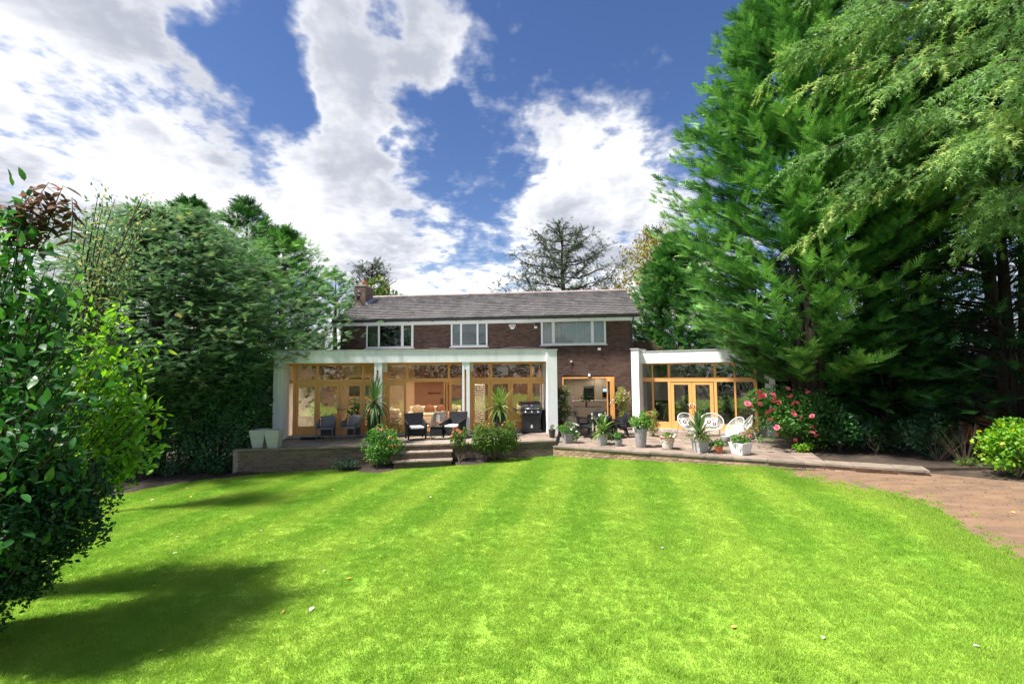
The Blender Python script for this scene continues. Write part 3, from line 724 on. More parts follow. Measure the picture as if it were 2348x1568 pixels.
# ---- windows: frame, casements, panes; curtains are things of their own
def upvc_window(w, splits, opens=(), dark='glass_dark'):
    u0, u1, z0, z1 = w; f = .075
    fr = MB().box(u0, u1, -.03, .06, z0, z0 + f).box(u0, u1, -.03, .06, z1 - f, z1).box(u0, u0 + f, -.03, .06, z0 + f, z1 - f).box(u1 - f, u1, -.03, .06, z0 + f, z1 - f)
    for s in splits: x = u0 + (u1 - u0) * s; fr.box(x - .045, x + .045, -.03, .06, z0 + f, z1 - f)
    o = part('window', fr, 'upvc', FM, bev=.006)
    MB().box(u0 - .06, u1 + .06, -.10, .02, z0 - .04, z0 - .001).build('sill', 'upvc', o, bev=.006)
    ed = [0] + list(splits) + [1]
    for i in range(len(ed) - 1):
        a, b = u0 + (u1 - u0) * ed[i] + .05, u0 + (u1 - u0) * ed[i + 1] - .05
        if i in opens:
            s = .04; MB().box(a - .02, b + .02, -.06, -.032, z0 + .03, z0 + .03 + s).box(a - .02, b + .02, -.06, -.032, z1 - .03 - s, z1 - .03).box(a - .02, a + s, -.06, -.032, z0 + .07, z1 - .07).box(b - s, b + .02, -.06, -.032, z0 + .07, z1 - .07).build('casement', 'upvc', o)
        MB().box(a - .01, b + .01, .0, .008, z0 + .04, z1 - .04).build('pane', dark, o)
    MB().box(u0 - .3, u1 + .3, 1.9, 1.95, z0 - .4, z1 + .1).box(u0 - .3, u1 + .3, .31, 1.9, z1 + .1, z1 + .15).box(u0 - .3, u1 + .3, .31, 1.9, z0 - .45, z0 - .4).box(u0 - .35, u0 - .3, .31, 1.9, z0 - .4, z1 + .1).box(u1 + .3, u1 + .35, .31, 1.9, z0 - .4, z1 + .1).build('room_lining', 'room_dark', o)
    return o
upvc_window(win[0], (.27, .76), (2,)); upvc_window(win[1], (.28, .73)); upvc_window(win[2], (.2, .785), (0, 2), 'glass')
def curtain(label, F, u0, u1, z0, z1, v, m, folds, pull=0.0, name='curtain', amp=.03):
    def fn(a, b):
        z = z1 + (z0 - z1) * b; w = 1 - pull * math.sin(min(1, b * 1.25) * math.pi / 2) if pull >= 0 else 1 + pull * math.sin(min(1, b * 1.25) * math.pi / 2)
        u = (u0 + (u1 - u0) * a * w) if pull >= 0 else (u1 - (u1 - u0) * (1 - a) * w)
        return (u, v + amp * math.sin(a * folds * 2 * math.pi), z)
    return tag(MB().sheet(fn, folds * 6, 8).build(name, m, None, True, loc=F.o, rz=F.yaw, solid=.006), label, 'curtain' if name == 'curtain' else 'blind')
w = win[0]; curtain('cream curtain tied back at the left side of the chimney-end bedroom window', FM, w[0] + .06, w[0] + .66, w[2] + .02, w[3] - .05, .22, 'curtain_cream', 6, .35)
curtain('cream curtain tied back at the right side of the chimney-end bedroom window', FM, w[1] - .58, w[1] - .06, w[2] + .02, w[3] - .05, .22, 'curtain_cream', 6, -.72)
w = win[1]; curtain('grey roller blind half lowered in the middle upstairs window', FM, w[0] + .05, w[1] - .05, w[3] - .48, w[3] - .04, .2, 'blind_grey', 1, 0, 'roller_blind', .0)
w = win[2]; curtain('pale green pleated curtains drawn across the wide upstairs window', FM, w[0] + .04, w[1] - .04, w[2] + .02, w[3] - .03, .25, 'curtain_green', 22, 0, 'curtain', .045)
# ---- roof
RU0, RU1 = mu0 - .25, FM.hit(1466, 722, -.4)[0]; RV0, RV1 = -.42, 4.25
ZRG = FM.hit(1420, 667, 4.25)[1]; pitch = math.atan2(ZRG - ZG, RV1 - RV0); SL = math.hypot(ZRG - ZG, RV1 - RV0)
cp, sp_ = math.cos(pitch), math.sin(pitch)
def roof_pt(u, s, n=0.0): return (u, RV0 + s * cp - n * sp_, ZG + s * sp_ + n * cp)
rb = MB().hexa([roof_pt(RU0, 0, -.06), roof_pt(RU1, 0, -.06), roof_pt(RU1, SL, -.06), roof_pt(RU0, SL, -.06), roof_pt(RU0, 0, -.005), roof_pt(RU1, 0, -.005), roof_pt(RU1, SL, -.005), roof_pt(RU0, SL, -.005)])
rb.add([(RU0, RV1, ZRG - .03), (RU1, RV1, ZRG - .03), (RU1, 9.0, ZG), (RU0, 9.0, ZG)], [(0, 1, 2, 3)])
roof = part('roof', rb, 'roof_tile', FM)
NR = 15; cs = SL / NR; tw = (RU1 - RU0) / 44
def tile_v(u, s, w):
    a, b, n0, n1 = u + .003, u + w - .003, .004, .10
    return [roof_pt(a, s, n0), roof_pt(b, s, n0), roof_pt(b, s + cs + .06, n0), roof_pt(a, s + cs + .06, n0), roof_pt(a, s - .0, n1), roof_pt(b, s - .0, n1), roof_pt(b, s + cs + .06, n0 + .012), roof_pt(a, s + cs + .06, n0 + .012)]
tmesh = {}; rest = MB(); r_ = random.Random(4); cnt = 0
t0 = MB().hexa([(q[0] - RU0, q[1] - RV0, q[2] - ZG) for q in tile_v(RU0, 0, tw)]).mesh('tile', 'roof_tile')
for row in range(NR):
    off = 0 if row % 2 == 0 else -tw / 2
    for k in range(45):
        u = RU0 + off + k * tw; a, b = max(u, RU0), min(u + tw, RU1)
        if b - a < .05: continue
        dn = r_.uniform(-.003, .004)
        if row < 7 and cnt < 296 and b - a > tw - .01:
            p = roof_pt(a, row * cs, dn); obj('tile', t0, roof, (p[0], p[1], p[2])); cnt += 1
        else:
            q = tile_v(a, row * cs, b - a); rest.hexa([(x, y, z + dn) for x, y, z in q])
stuff(rest.build('tiling', 'roof_tile', roof))
for k in range(32):
    a = RU0 + (RU1 - RU0) * k / 32; b = RU0 + (RU1 - RU0) * (k + 1) / 32; m_ = MB(); pr = [(-.13, -.05), (-.10, .02), (-.04, .065), (.04, .065), (.10, .02), (.13, -.05)]
    n = len(pr); dz = r_.uniform(-.004, .006)
    m_.add([(a + .003, RV1 + p[0], ZRG + .03 + dz + p[1]) for p in pr] + [(b - .003, RV1 + p[0], ZRG + .03 + dz + p[1]) for p in pr], [(i, i + 1, n + i + 1, n + i) for i in range(n - 1)] + [tuple(range(n)), tuple(range(n, 2 * n))[::-1]])
    m_.build('ridge_tile', 'ridge_tile', roof)
part('bargeboard', MB().hexa([roof_pt(RU1 - .02, 0, -.2), roof_pt(RU1 + .012, 0, -.2), roof_pt(RU1 + .012, SL, -.2), roof_pt(RU1 - .02, SL, -.2), roof_pt(RU1 - .02, 0, -.004), roof_pt(RU1 + .012, 0, -.004), roof_pt(RU1 + .012, SL, -.004), roof_pt(RU1 - .02, SL, -.004)]), 'white_paint', FM)
part('eaves_board', MB().box(RU0, RU1 - .03, RV0 + .02, RV0 + .045, ZG - .24, ZG - .062), 'white_paint', FM)
part('soffit', MB().box(RU0, RU1 - .03, RV0 + .046, -.002, ZG - .235, ZG - .21), 'white_paint', FM)
gt = MB(); gp = [(0, .055), (-.02, .0), (-.065, -.03), (-.11, .0), (-.125, .055), (-.115, .055), (-.10, .005), (-.065, -.02), (-.03, .005), (-.008, .055)]
gu = RU0; n = len(gp); gt.add([(RU0, RV0 + .018 + p[0], ZG - .075 + p[1]) for p in gp] + [(RU1, RV0 + .018 + p[0], ZG - .075 + p[1]) for p in gp], [(i, (i + 1) % n, n + (i + 1) % n, n + i) for i in range(n)])
part('gutter', gt, 'gutter_black', FM)
for k in range(13):
    u = RU0 + .4 + k * (RU1 - RU0 - .8) / 12; part('gutter_bracket', MB().box(u - .02, u + .02, RV0 - .115, RV0 + .018, ZG - .125, ZG - .105), 'gutter_black', FM)
part('downpipe', MB().tube([(mu1 + .05, RV0 - .05, ZG - .11), (mu1 + .05, RV0 - .05, ZG - .2), (mu1 + .03, -.05, ZG - .45), (mu1 + .03, -.05, 3.3)], .034, 8), 'gutter_black', FM, smooth=True)
# ---- chimney on the left end of the roof
cu0, cz1 = FM.hit(815, 657, 2.4); cu1, _ = FM.hit(853, 657, 2.9)
ch = MB().box(cu0, cu0 + .62, 2.3, 3.35, ZG + .5, cz1)
chim = part('chimney', ch, 'mortar', FM)
for row in range(22):
    z = cz1 - .07 - row * .075
    if z < ZG + .9: break
    for k in range(3): MB().box(cu0 + k * .21 + .005, cu0 + k * .21 + .198, 2.29, 2.302, z, z + .063).build('brick', 'terrace_brick', chim)
    for k in range(5): MB().box(cu0 + .618, cu0 + .63, 2.31 + k * .21, 2.505 + k * .21, z, z + .063).build('brick', 'terrace_brick', chim)
MB().box(cu0 - .03, cu0 + .65, 2.27, 3.38, cz1 + .001, cz1 + .05).build('cap', 'concrete', chim)
MB().lathe([(.13, cz1 + .05), (.115, cz1 + .26), (.135, cz1 + .28), (.135, cz1 + .33), (.10, cz1 + .33)], 14, (cu0 + .36, 2.75)).build('chimney_pot', 'terracotta', chim, True)
fl = MB()
for k in range(6):
    v = 2.3 + k * .19; s0 = (v - RV0) / cp; p = roof_pt(cu0 + .632, s0, .06); q = roof_pt(cu0 + .632, s0 + .2, .06)
    fl.hexa([(p[0], p[1], p[2]), (p[0] + .16, p[1], p[2]), (q[0] + .16, q[1], q[2]), q, (p[0], p[1], p[2] + .16), (p[0] + .012, p[1], p[2] + .16), (q[0] + .012, q[1], q[2] + .16), (q[0], q[1], q[2] + .16)])
fl.build('flashing', 'lead', chim)
dp = FM.w(cu0 + .32, 2.02, cz1 - .55)
dish = thing('satellite_dish', 'dark grey satellite dish fixed to the brick chimney', 'satellite dish', dp, FM.yaw)
def dish_fn(a, b):
    an = a * 2 * math.pi; r = b; return (.17 * r * math.cos(an) + .05 * r * r - .02, -.10 + .08 * r * r - .10 * r * math.cos(an), .30 * r * math.sin(an))
MB().sheet(dish_fn, 20, 5).build('reflector', 'dark_enamel', dish, True, solid=.01)
MB().tube([(0, .26, -.2), (0, .05, -.25), (0, -.06, -.05)], .02).tube([(.0, -.08, -.28), (.12, -.32, -.08)], .010).build('mount', 'dark_enamel', dish)

# ---- left glazed extension
vF = -.75
eu0 = FL.hit(626, 900, vF)[0]; eu1 = FL.hit(1278, 900, vF - .05)[0]
ezt = FL.hit(1200, 802, vF)[1]; ezb = FL.hit(1200, 829, vF)[1]
fu1 = FL.hit(1255, 900, vF)[0]
part('fascia', MB().box(eu0, fu1 - .002, vF, vF + .2, ezb, ezt), 'render_white', FL)
part('fascia_cap', MB().box(eu0 - .03, fu1 - .03, vF - .035, vF + .26, ezt + .001, ezt + .035), 'cap_grey', FL)
part('flat_roof', MB().box(eu0 + .01, fu1 - .004, vF + .201, 5.2, ezb + .14, ezt - .06), 'cap_grey', FL)
part('soffit', MB().box(eu0 + .31, fu1 - .004, vF + .202, .02, ezb + .06, ezb + .13), 'oak_h', FL)
lw0, lw1 = eu0, eu0 + .33
part('end_wall', MB().box(lw0, lw1, vF + .002, 5.0, ZT, ezb - .002), 'render_white', FL)
pz = FL.hit(1266, 803, vF - .05)[1]
pu0, pu1 = FL.hit(1255, 900, vF - .05)[0], FL.hit(1278, 900, vF - .05)[0]
part('pillar', MB().box(pu0, pu1, vF - .06, .3, ZT, pz), 'render_white', FL)
part('pillar_cap', MB().box(pu0 - .03, pu1 + .03, vF - .10, .34, pz + .001, pz + .045), 'cap_grey', FL)
part('end_wall', MB().box(pu0 + .05, pu1 - .02, .31, 3.2, .2, ezt - .05), 'house_brick', FL)
def twin_post(x0, x1):
    a = FL.hit(x0, 900, vF)[0]; b = FL.hit(x1, 900, vF)[0]; w = (b - a); zt = ezb - .003
    m_ = MB().box(a, a + w * .30, vF + .02, vF + .17, ZT, zt).box(a + w * .56, b, vF + .02, vF + .28, ZT, zt).box(a + w * .30, a + w * .56, vF + .03, vF + .16, zt - .28, zt)
    o = part('post', m_, 'render_white', FL)
    MB().box(b, b + .16, vF + .30, vF + .44, zt - .36, zt + .05).build('beam_end', 'cream_wall', o)
twin_post(857.5, 875); twin_post(1060, 1077)
zd = ZT + .07                                            # door sill height
zbeam0 = FL.hit(970, 875.5)[1]; zbeam1 = FL.hit(970, 867.5)[1]; ztop = ezb + .058
fe0 = lw1 + .002; fe1 = pu0 + .04
part('threshold', MB().box(fe0, fe1, -.10, .12, ZT - .02, zd - .002), 'concrete', FL)
fr = MB().box(fe0, fe1, -.04, .08, zbeam0, zbeam1).box(fe0, fe1, -.04, .08, ztop - .14, ztop)
part('transom', fr, 'oak_h', FL, bev=.005)
def upright(px, w, z0, z1, F=FL, name='mullion', v0=-.045, v1=.085):
    u = F.hit(px, 900)[0]; return part(name, MB().box(u - w / 2, u + w / 2, v0, v1, z0, z1), 'oak', F, bev=.005)
def frame_post(px0, px1, z0, z1, F=FL): 
    a, b = F.hit(px0, 900)[0], F.hit(px1, 900)[0]; return part('frame_post', MB().box(a, b, -.05, .09, z0, z1), 'oak', F, bev=.005)
frame_post(672.5, 678, zd, ztop - .142); frame_post(879, 887.5, zd, ztop - .142); frame_post(1066, 1083, zd, ztop - .142); frame_post(1253.5, 1258, zd, ztop - .142)
for px in (727.5, 832.5, 933.5, 1029.5, 1126.5, 1218): upright(px, .09, zbeam1 + .002, ztop - .142)
lights = [(678, 727.5), (727.5, 832.5), (832.5, 879), (887.5, 933.5), (933.5, 1029.5), (1029.5, 1066), (1083, 1126.5), (1126.5, 1218), (1218, 1253.5)]
for a, b in lights:
    u0, u1 = FL.hit(a, 850)[0], FL.hit(b, 850)[0]; part('transom_pane', MB().box(u0 + .02, u1 - .02, .01, .018, zbeam1 - .01, ztop - .13), 'glass', FL)
def door_leaf(F, u0, u1, z0, z1, name='door', handle=None, bot=.34, st=.10, rz=0.0, hinge=None, top=.12, pane='glass'):
    """a glazed oak leaf built at its hinge edge; rz swings it open"""
    w = u1 - u0; m_ = MB().box(.004, st, -.03, .03, z0, z1).box(w - st, w - .004, -.03, .03, z0, z1).box(st, w - st, -.029, .029, z1 - top, z1 - .002).box(st, w - st, -.029, .029, z0 + .002, z0 + bot)
    p = F.w(u0, .0, 0); o = m_.build(name, 'oak', H, loc=p, rz=F.yaw + rz, bev=.005)
    MB().box(st - .012, w - st + .012, -.006, .006, z0 + bot - .01, z1 - top + .01).build('pane', pane, o)
    if handle:
        x = w - st * .5 if handle == 'r' else st * .5; s = -1 if handle == 'r' else 1
        MB().box(x - .018, x + .018, -.042, -.031, z0 + .92, z0 + 1.12).tube([(x, -.04, z0 + 1.03), (x, -.085, z0 + 1.03), (x + s * .13, -.085, z0 + 1.03)], .011, 8).build('handle', 'steel', o, True)
    return o
ub = lambda px: FL.hit(px, 930)[0]
b1 = [678, 727.5, 779, 831, 879]
for i in range(4): door_leaf(FL, ub(b1[i]), ub(b1[i + 1]), zd, zbeam0 - .004, handle={1: 'r', 2: 'l'}.get(i))
door_leaf(FL, ub(887.5), ub(932), zd, zbeam0 - .004, handle=None)
door_leaf(FL, ub(1030), ub(1066), zd, zbeam0 - .004)
for k in range(2): door_leaf(FL, ub(1019 + k * 5), ub(1019 + k * 5) + .95, zd, zbeam0 - .004, rz=rad(83), handle='r' if k == 0 else None)
b3 = [1083, 1124.5, 1171, 1215.5, 1253.5]
for i in range(4): door_leaf(FL, ub(b3[i]), ub(b3[i + 1]), zd, zbeam0 - .004)
# room behind the left glazing
ru1 = pu1 - .05; RB = 4.3
part('interior_floor', MB().box(fe0, ru1, .12, RB, zd - .12, zd - .01), 'floor_wood', FL)
part('interior_ceiling', MB().box(fe0, ru1, .09, RB, ztop - .02, ztop + .05), 'ceiling_white', FL)
part('interior_wall', MB().box(fe0, ub(930), RB, RB + .1, zd - .1, ztop), 'warm_wall', FL)
part('interior_wall', MB().box(ub(930), ru1, RB + .001, RB + .1, zd - .1, ztop), 'brown_wall', FL)
part('interior_wall', MB().box(ru1 - .2, ru1 + .001, .4, RB, zd - .1, ztop), 'warm_wall', FL)
part('interior_wall', MB().box(ub(1135), ub(1135) + .12, 2.8, RB, zd - .1, ztop - .021), 'brown_wall', FL)
def downlight(label, F, u, v, z, on='lamp_warm', power=0, col=(1, .78, .52)):
    o = thing('downlight', label, 'light', F.w(u, v, z), F.yaw, 'recessed ceiling lights')
    MB().lathe([(.05, -.012), (.065, -.012), (.065, 0), (.05, 0)], 14).build('bezel', 'steel', o, True)
    MB().lathe([(.048, -.011), (.048, -.002)], 12).build('lamp', on, o)
    if power:
        ld = bpy.data.lights.new('downlight_beam', 'SPOT'); ld.energy = power; ld.color = col; ld.spot_size = rad(150); ld.spot_blend = .6; ld.shadow_soft_size = .06
        l = bpy.data.objects.new('beam', ld); COL.objects.link(l); l.parent = o; l.location = (0, 0, -.03)
for i, (u, v) in enumerate([(1.2, 1.1), (1.4, 3.2), (2.9, 1.4), (3.4, 3.0), (4.5, 1.2), (5.0, 2.6), (5.9, 1.7), (6.6, 3.2), (7.3, 1.0), (8.0, 2.2), (8.7, 1.3), (9.0, 3.0)]):
    downlight('lit recessed ceiling spotlight in the warm room behind the left glazing', FL, u + .3, v, ztop - .022, power=58 if i % 2 == 0 else 32)

# ---- kitchen: folding doors, room
ku0, ku1, _, kz = kit
o = part('door_frame', MB().box(ku0, ku0 + .07, -.02, .14, .43, kz).box(ku1 - .07, ku1, -.02, .14, .43, kz).box(ku0 + .07, ku1 - .07, -.02, .14, kz - .07, kz), 'oak', FM, bev=.004)
MB().box(ku0, ku1, -.12, .2, .36, .428).build('threshold', 'concrete', o)
for k in range(3): door_leaf(FM, ku1 - .16 - k * .085, ku1 - .16 - k * .085 + .72, .435, kz - .075, rz=rad(-86 + k * 2), name='folding_door', handle='r' if k == 2 else None, bot=.25, st=.08)
K0, K1, KB = uK + .1, mu1 - .3, 5.6
part('kitchen_floor', MB().box(K0, K1, .2, KB, .3, .425), 'floor_tile', FM)
part('kitchen_ceiling', MB().box(K0, K1, .3, KB, 2.85, 2.93), 'ceiling_white', FM)
part('kitchen_wall', MB().box(K0, K1, KB, KB + .1, .3, 2.85), 'cream_wall', FM)
part('kitchen_wall', MB().box(K0, K0 + .1, .301, KB, .43, 2.85), 'cream_wall', FM)
part('kitchen_wall', MB().box(K1 - .1, K1, .301, KB, .43, 2.85), 'cream_wall', FM)
for i, (u, v) in enumerate([(-.6, 1.4), (.6, 2.4), (-.4, 3.8), (.9, 4.4)]):
    downlight('recessed ceiling spotlight in the kitchen behind the folding doors', FM, u, v, 2.848, power=11, col=(1, .86, .68))

# ---- right wing
zw = ZR + .10; wv = -.35
rt = FR.hit(1560, 804.5, wv)[1]; rbm = FR.hit(1560, 831.5, wv)[1]
wu0 = FR.hit(1466, 900, wv)[0]; wu1 = FR.hit(1745, 900, 0)[0] + .5
part('fascia', MB().box(wu0 + .002, wu1, wv, wv + .2, rbm, rt), 'render_white', FR)
part('fascia_cap', MB().box(wu0 + .03, wu1 + .03, wv - .03, wv + .26, rt + .001, rt + .035), 'cap_grey', FR)
q0 = FR.hit(1449, 900, wv - .35)[0]; q1 = FR.hit(1466, 900, wv - .35)[0]; qz = FR.hit(1456, 801, wv - .35)[1]
part('pillar', MB().box(q0, q1, wv - .35, .6, ZR, qz), 'render_white', FR)
part('pillar_cap', MB().box(q0 - .03, q1 + .03, wv - .39, .64, qz + .001, qz + .045), 'cap_grey', FR)
part('end_wall', MB().box(wu1 - .35, wu1 - .001, wv + .201, 5, ZR, rbm), 'render_white', FR)
wr = FR.hit(1735, 900)[0]; rz_t = rbm + .06
b0 = FR.hit(1560, 875)[1]; b1_ = FR.hit(1560, 865.5)[1]
part('transom', MB().box(q1, wr, -.05, .08, b0, b1_).box(q1, wr, -.05, .08, rz_t - .12, rz_t), 'oak_h', FR, bev=.005)
part('bottom_rail', MB().box(q1 + .01, FR.hit(1536, 900)[0] - .05, -.03, .05, zw, zw + .28), 'oak_h', FR, bev=.005)
part('bottom_rail', MB().box(FR.hit(1641, 900)[0] + .05, wr - .05, -.03, .05, zw, zw + .28), 'oak_h', FR, bev=.005)
part('threshold', MB().box(q1, wr, -.12, .12, ZR - .05, zw - .002), 'concrete', FR)
for px, w_ in ((1497.5, .07), (1535.5, .11), (1641, .11), (1686, .07), (1733, .12)): upright(px, w_, zw, b0 - .002, FR); 
for px, w_ in ((1497.5, .05), (1535.5, .10), (1641, .10), (1686, .05), (1733, .10)): upright(px, w_, b1_ + .002, rz_t - .122, FR)
rp = [1467, 1497.5, 1535.5, 1641, 1686, 1733]
for a, b in zip(rp[:-1], rp[1:]):
    u0, u1 = FR.hit(a, 850)[0], FR.hit(b, 850)[0]
    part('transom_pane', MB().box(u0 + .02, u1 - .02, .01, .018, b1_ - .01, rz_t - .11), 'glass', FR)
    if a != 1535.5: part('pane', MB().box(u0 + .02, u1 - .02, .01, .018, zw + .27, b0 + .01), 'glass', FR)
um = FR.hit(1588, 930)[0]; d0, d1 = FR.hit(1535.5, 930)[0] + .06, FR.hit(1641, 930)[0] - .06
door_leaf(FR, d0, um, zw, b0 - .004, handle='r', st=.14); door_leaf(FR, um, d1, zw, b0 - .004, handle='l', st=.14)
WB = 4.6; wl0 = q0 + .1
part('interior_floor', MB().box(wl0, wu1 - .36, .12, WB, zw - .12, zw - .01), 'floor_tile', FR)
# ceiling and flat roof with a rooflight let into both
rl = (1.5, 3.4, 1.5, 2.9)
def slab_with_hole(u0, u1, v0, v1, z0, z1, h): return MB().box(u0, u1, v0, h[2], z0, z1).box(u0, u1, h[3], v1, z0, z1).box(u0, h[0], h[2], h[3], z0, z1).box(h[1], u1, h[2], h[3], z0, z1)
part('interior_ceiling', slab_with_hole(wl0, wu1 - .36, .09, WB, rz_t - .02, rz_t + .06, rl), 'ceiling_white', FR)
part('flat_roof', slab_with_hole(wl0, wu1 - .01, wv + .201, WB + .3, rz_t + .061, rt - .05, rl), 'cap_grey', FR)
part('rooflight', MB().box(rl[0], rl[1], rl[2], rl[3], rt - .02, rt), 'glass', FR)
part('interior_wall', MB().box(wl0, wu1 - .36, WB, WB + .1, zw - .1, rz_t), 'grey_wall', FR)
part('interior_wall', MB().box(wl0 - .1, wl0, .6, WB, zw - .1, rz_t), 'grey_wall', FR)
for i, (u, v) in enumerate([(.7, 1.0), (1.0, 3.2), (1.9, 1.0), (2.6, 3.6), (3.0, .9), (3.9, 1.6), (4.5, 3.2), (4.6, .9)]):
    downlight('lit recessed ceiling spotlight in the grey room of the right wing', FR, u, v, rz_t - .022, power=12 if i % 2 else 0, col=(1, .85, .68))
# brick parapet and white canopy seen past the right corner of the house
part('parapet', MB().box(mu1 + .02, mu1 + 1.9, 4.2, 4.45, 2.5, 4.55).box(mu1 + 1.9, mu1 + 6, 4.2, 4.45, 2.5, 4.25), 'house_brick', FM)
part('side_canopy', MB().hexa([(mu1 + .0, 3.2, 4.95), (mu1 + .55, 3.2, 4.95), (mu1 + .55, 5.2, 4.95), (mu1, 5.2, 4.95), (mu1, 3.2, 5.3), (mu1 + .5, 3.2, 5.08), (mu1 + .5, 5.2, 5.08), (mu1, 5.2, 5.3)]), 'white_paint', FM)
# ---- things fixed to the brick wall
def fixed(name, label, cat, px, py, F=FM, v=-.012):
    u, z = F.hit(px, py, v); return thing(name, label, cat, F.w(u, v, z), F.yaw)
al = fixed('alarm_box', 'white shield-shaped burglar alarm box with dark marks between the upstairs windows', 'alarm box', 1175, 749)
sh = [(-.14, .11), (-.17, .06), (-.08, -.10), (-.05, -.12), (.05, -.12), (.08, -.10), (.17, .06), (.14, .11)]
def vprism(poly, y0, y1):
    n = len(poly); m_ = MB(); m_.add([(p[0], y0, p[1]) for p in poly] + [(p[0], y1, p[1]) for p in poly], [tuple(range(n)), tuple(range(n, 2 * n))[::-1]] + [(i, n + i, n + (i + 1) % n, (i + 1) % n) for i in range(n)]); return m_
vprism(sh, -.07, 0).build('casing', 'upvc', al, bev=.01)
vprism([(-.12, .075), (-.135, .05), (-.10, -.02), (-.085, -.02), (-.085, .075)], -.074, -.069).build('mark', 'dark_panel', al)
vprism([(.12, .075), (.085, .075), (.085, -.02), (.10, -.02), (.135, .05)], -.074, -.069).build('mark', 'dark_panel', al)
for k in range(3): vprism([(-.055, .05 - k * .035), (-.055, .035 - k * .035), (.055, .035 - k * .035), (.055, .05 - k * .035)], -.074, -.069).build('mark', 'dark_panel', al)
vprism([(-.05, .085), (-.05, .07), (.05, .07), (.05, .085)], -.074, -.069).build('mark', 'dark_panel', al)
for px, py, lb in ((1228.5, 751, 'small white camera beside the wide upstairs window'), (1374, 800.5, 'white security sensor below the wide upstairs window'), (1351, 860, 'small white floodlight just above the folding doors')):
    s_ = fixed('wall_lamp' if 'flood' in lb else 'sensor', lb, 'lamp' if 'flood' in lb else 'sensor', px, py)
    if 'flood' in lb:
        MB().hexa([(-.06, -.12, -.05), (.06, -.12, -.05), (.05, 0, -.05), (-.05, 0, -.05), (-.03, -.10, .07), (.03, -.10, .07), (.03, 0, .07), (-.03, 0, .07)]).build('hood', 'upvc', s_, bev=.006); MB().box(-.05, .05, -.08, -.01, -.09, -.051).build('lens', 'black_gloss', s_)
    else:
        MB().box(-.07, .07, -.08, 0, -.05, .06).build('casing', 'upvc', s_, bev=.012); MB().lathe([(.03, -.11), (.035, -.08), (.03, -.055)], 10, (.0, -.05)).build('eye', 'black_gloss', s_, True)
s_ = fixed('outdoor_tap', 'small round white vent above the left of the folding doors', 'vent', 1310, 829)
m_ = MB(); m_.tube([(0, 0, 0), (0, -.04, 0)], .05, 14); m_.build('cover', 'upvc', s_, bev=.006); MB().tube([(0, -.039, 0), (0, -.05, 0)], .02, 10).build('hub', 'dark_panel', s_); s_.name = 'wall_vent'
def wire(pts, lb, m='upvc', r=.006):
    P = [FM.w(*(lambda q: (q[0], -.02, q[1]))(FM.hit(*p))) for p in pts]; b = P[0]
    return tag(MB().tube([p - b for p in P], r, 5).build('cable', m, None, loc=b), lb, 'cable')
wire([(985, 798), (1040, 800), (1085, 806), (1130, 803), (1165, 797), (1190, 796), (1215, 797), (1245, 797), (1263, 793)], 'thin white cable sagging along the brick above the extension')
wire([(1155, 739), (1180, 741), (1220, 741), (1224, 741), (1226, 748)], 'thin pale cable running from the alarm box to the small camera')
wire([(1310, 831), (1310, 845), (1308, 858), (1290, 858)], 'thin dark cable dropping from the round vent', 'dark_panel')

# ================================================================== furniture outside
def P(px, py, z): p = on_z(px, py, z); return (p.x, p.y, z)
def Pl(px, py): return P(px, py, ZT + .002)
def Pr(px, py): return P(px, py, ZR + .002)
def square_pot(root, wb, wt, h, m, rim=.03):
    r2 = math.sqrt(.5)
    MB().lathe([(wb * r2, 0), (wt * r2, h), ((wt - 2 * rim) * r2, h), ((wt - 2 * rim) * r2, h - .05)], 4, rot=math.pi / 4).build('pot', m, root, bev=.006)
    MB().lathe([((wt - 2 * rim) * r2 - .003, h - .06), ((wt - 2 * rim) * r2 - .003, h - .045)], 4, rot=math.pi / 4).build('soil', 'bark_soil', root)
def round_pot(root, rb, rt, h, m, lip=.0, n=24):
    pr = [(rb, 0), (rt, h - .05), (rt + lip, h - .045), (rt + lip, h), (rt - .025, h), (rt - .025, h - .04)]
    MB().lathe(pr, n).build('pot', m, root, True, bev=.003)
    MB().lathe([(rt - .028, h - .05), (rt - .028, h - .038)], n).build('soil', 'bark_soil', root)
for (px, lb, yw) in ((593, 'empty tall white-grey tapered planter nearer the ivy hedge', 14), (629, 'empty tall white-grey tapered planter nearer the white end wall', 2)):
    o = thing('planter', lb, 'planter', Pl(px, 1026), rad(yw), 'pair of tall tapered planters'); square_pot(o, .30, .50, .60, 'pale_pot')
tag(MB().box(-.42, .42, -.25, .25, 0, .012).build('doormat', 'mat_black', None, loc=Pl(716, 1003), rz=rad(12), bev=.003), 'black doormat in front of the left glazed doors', 'doormat')

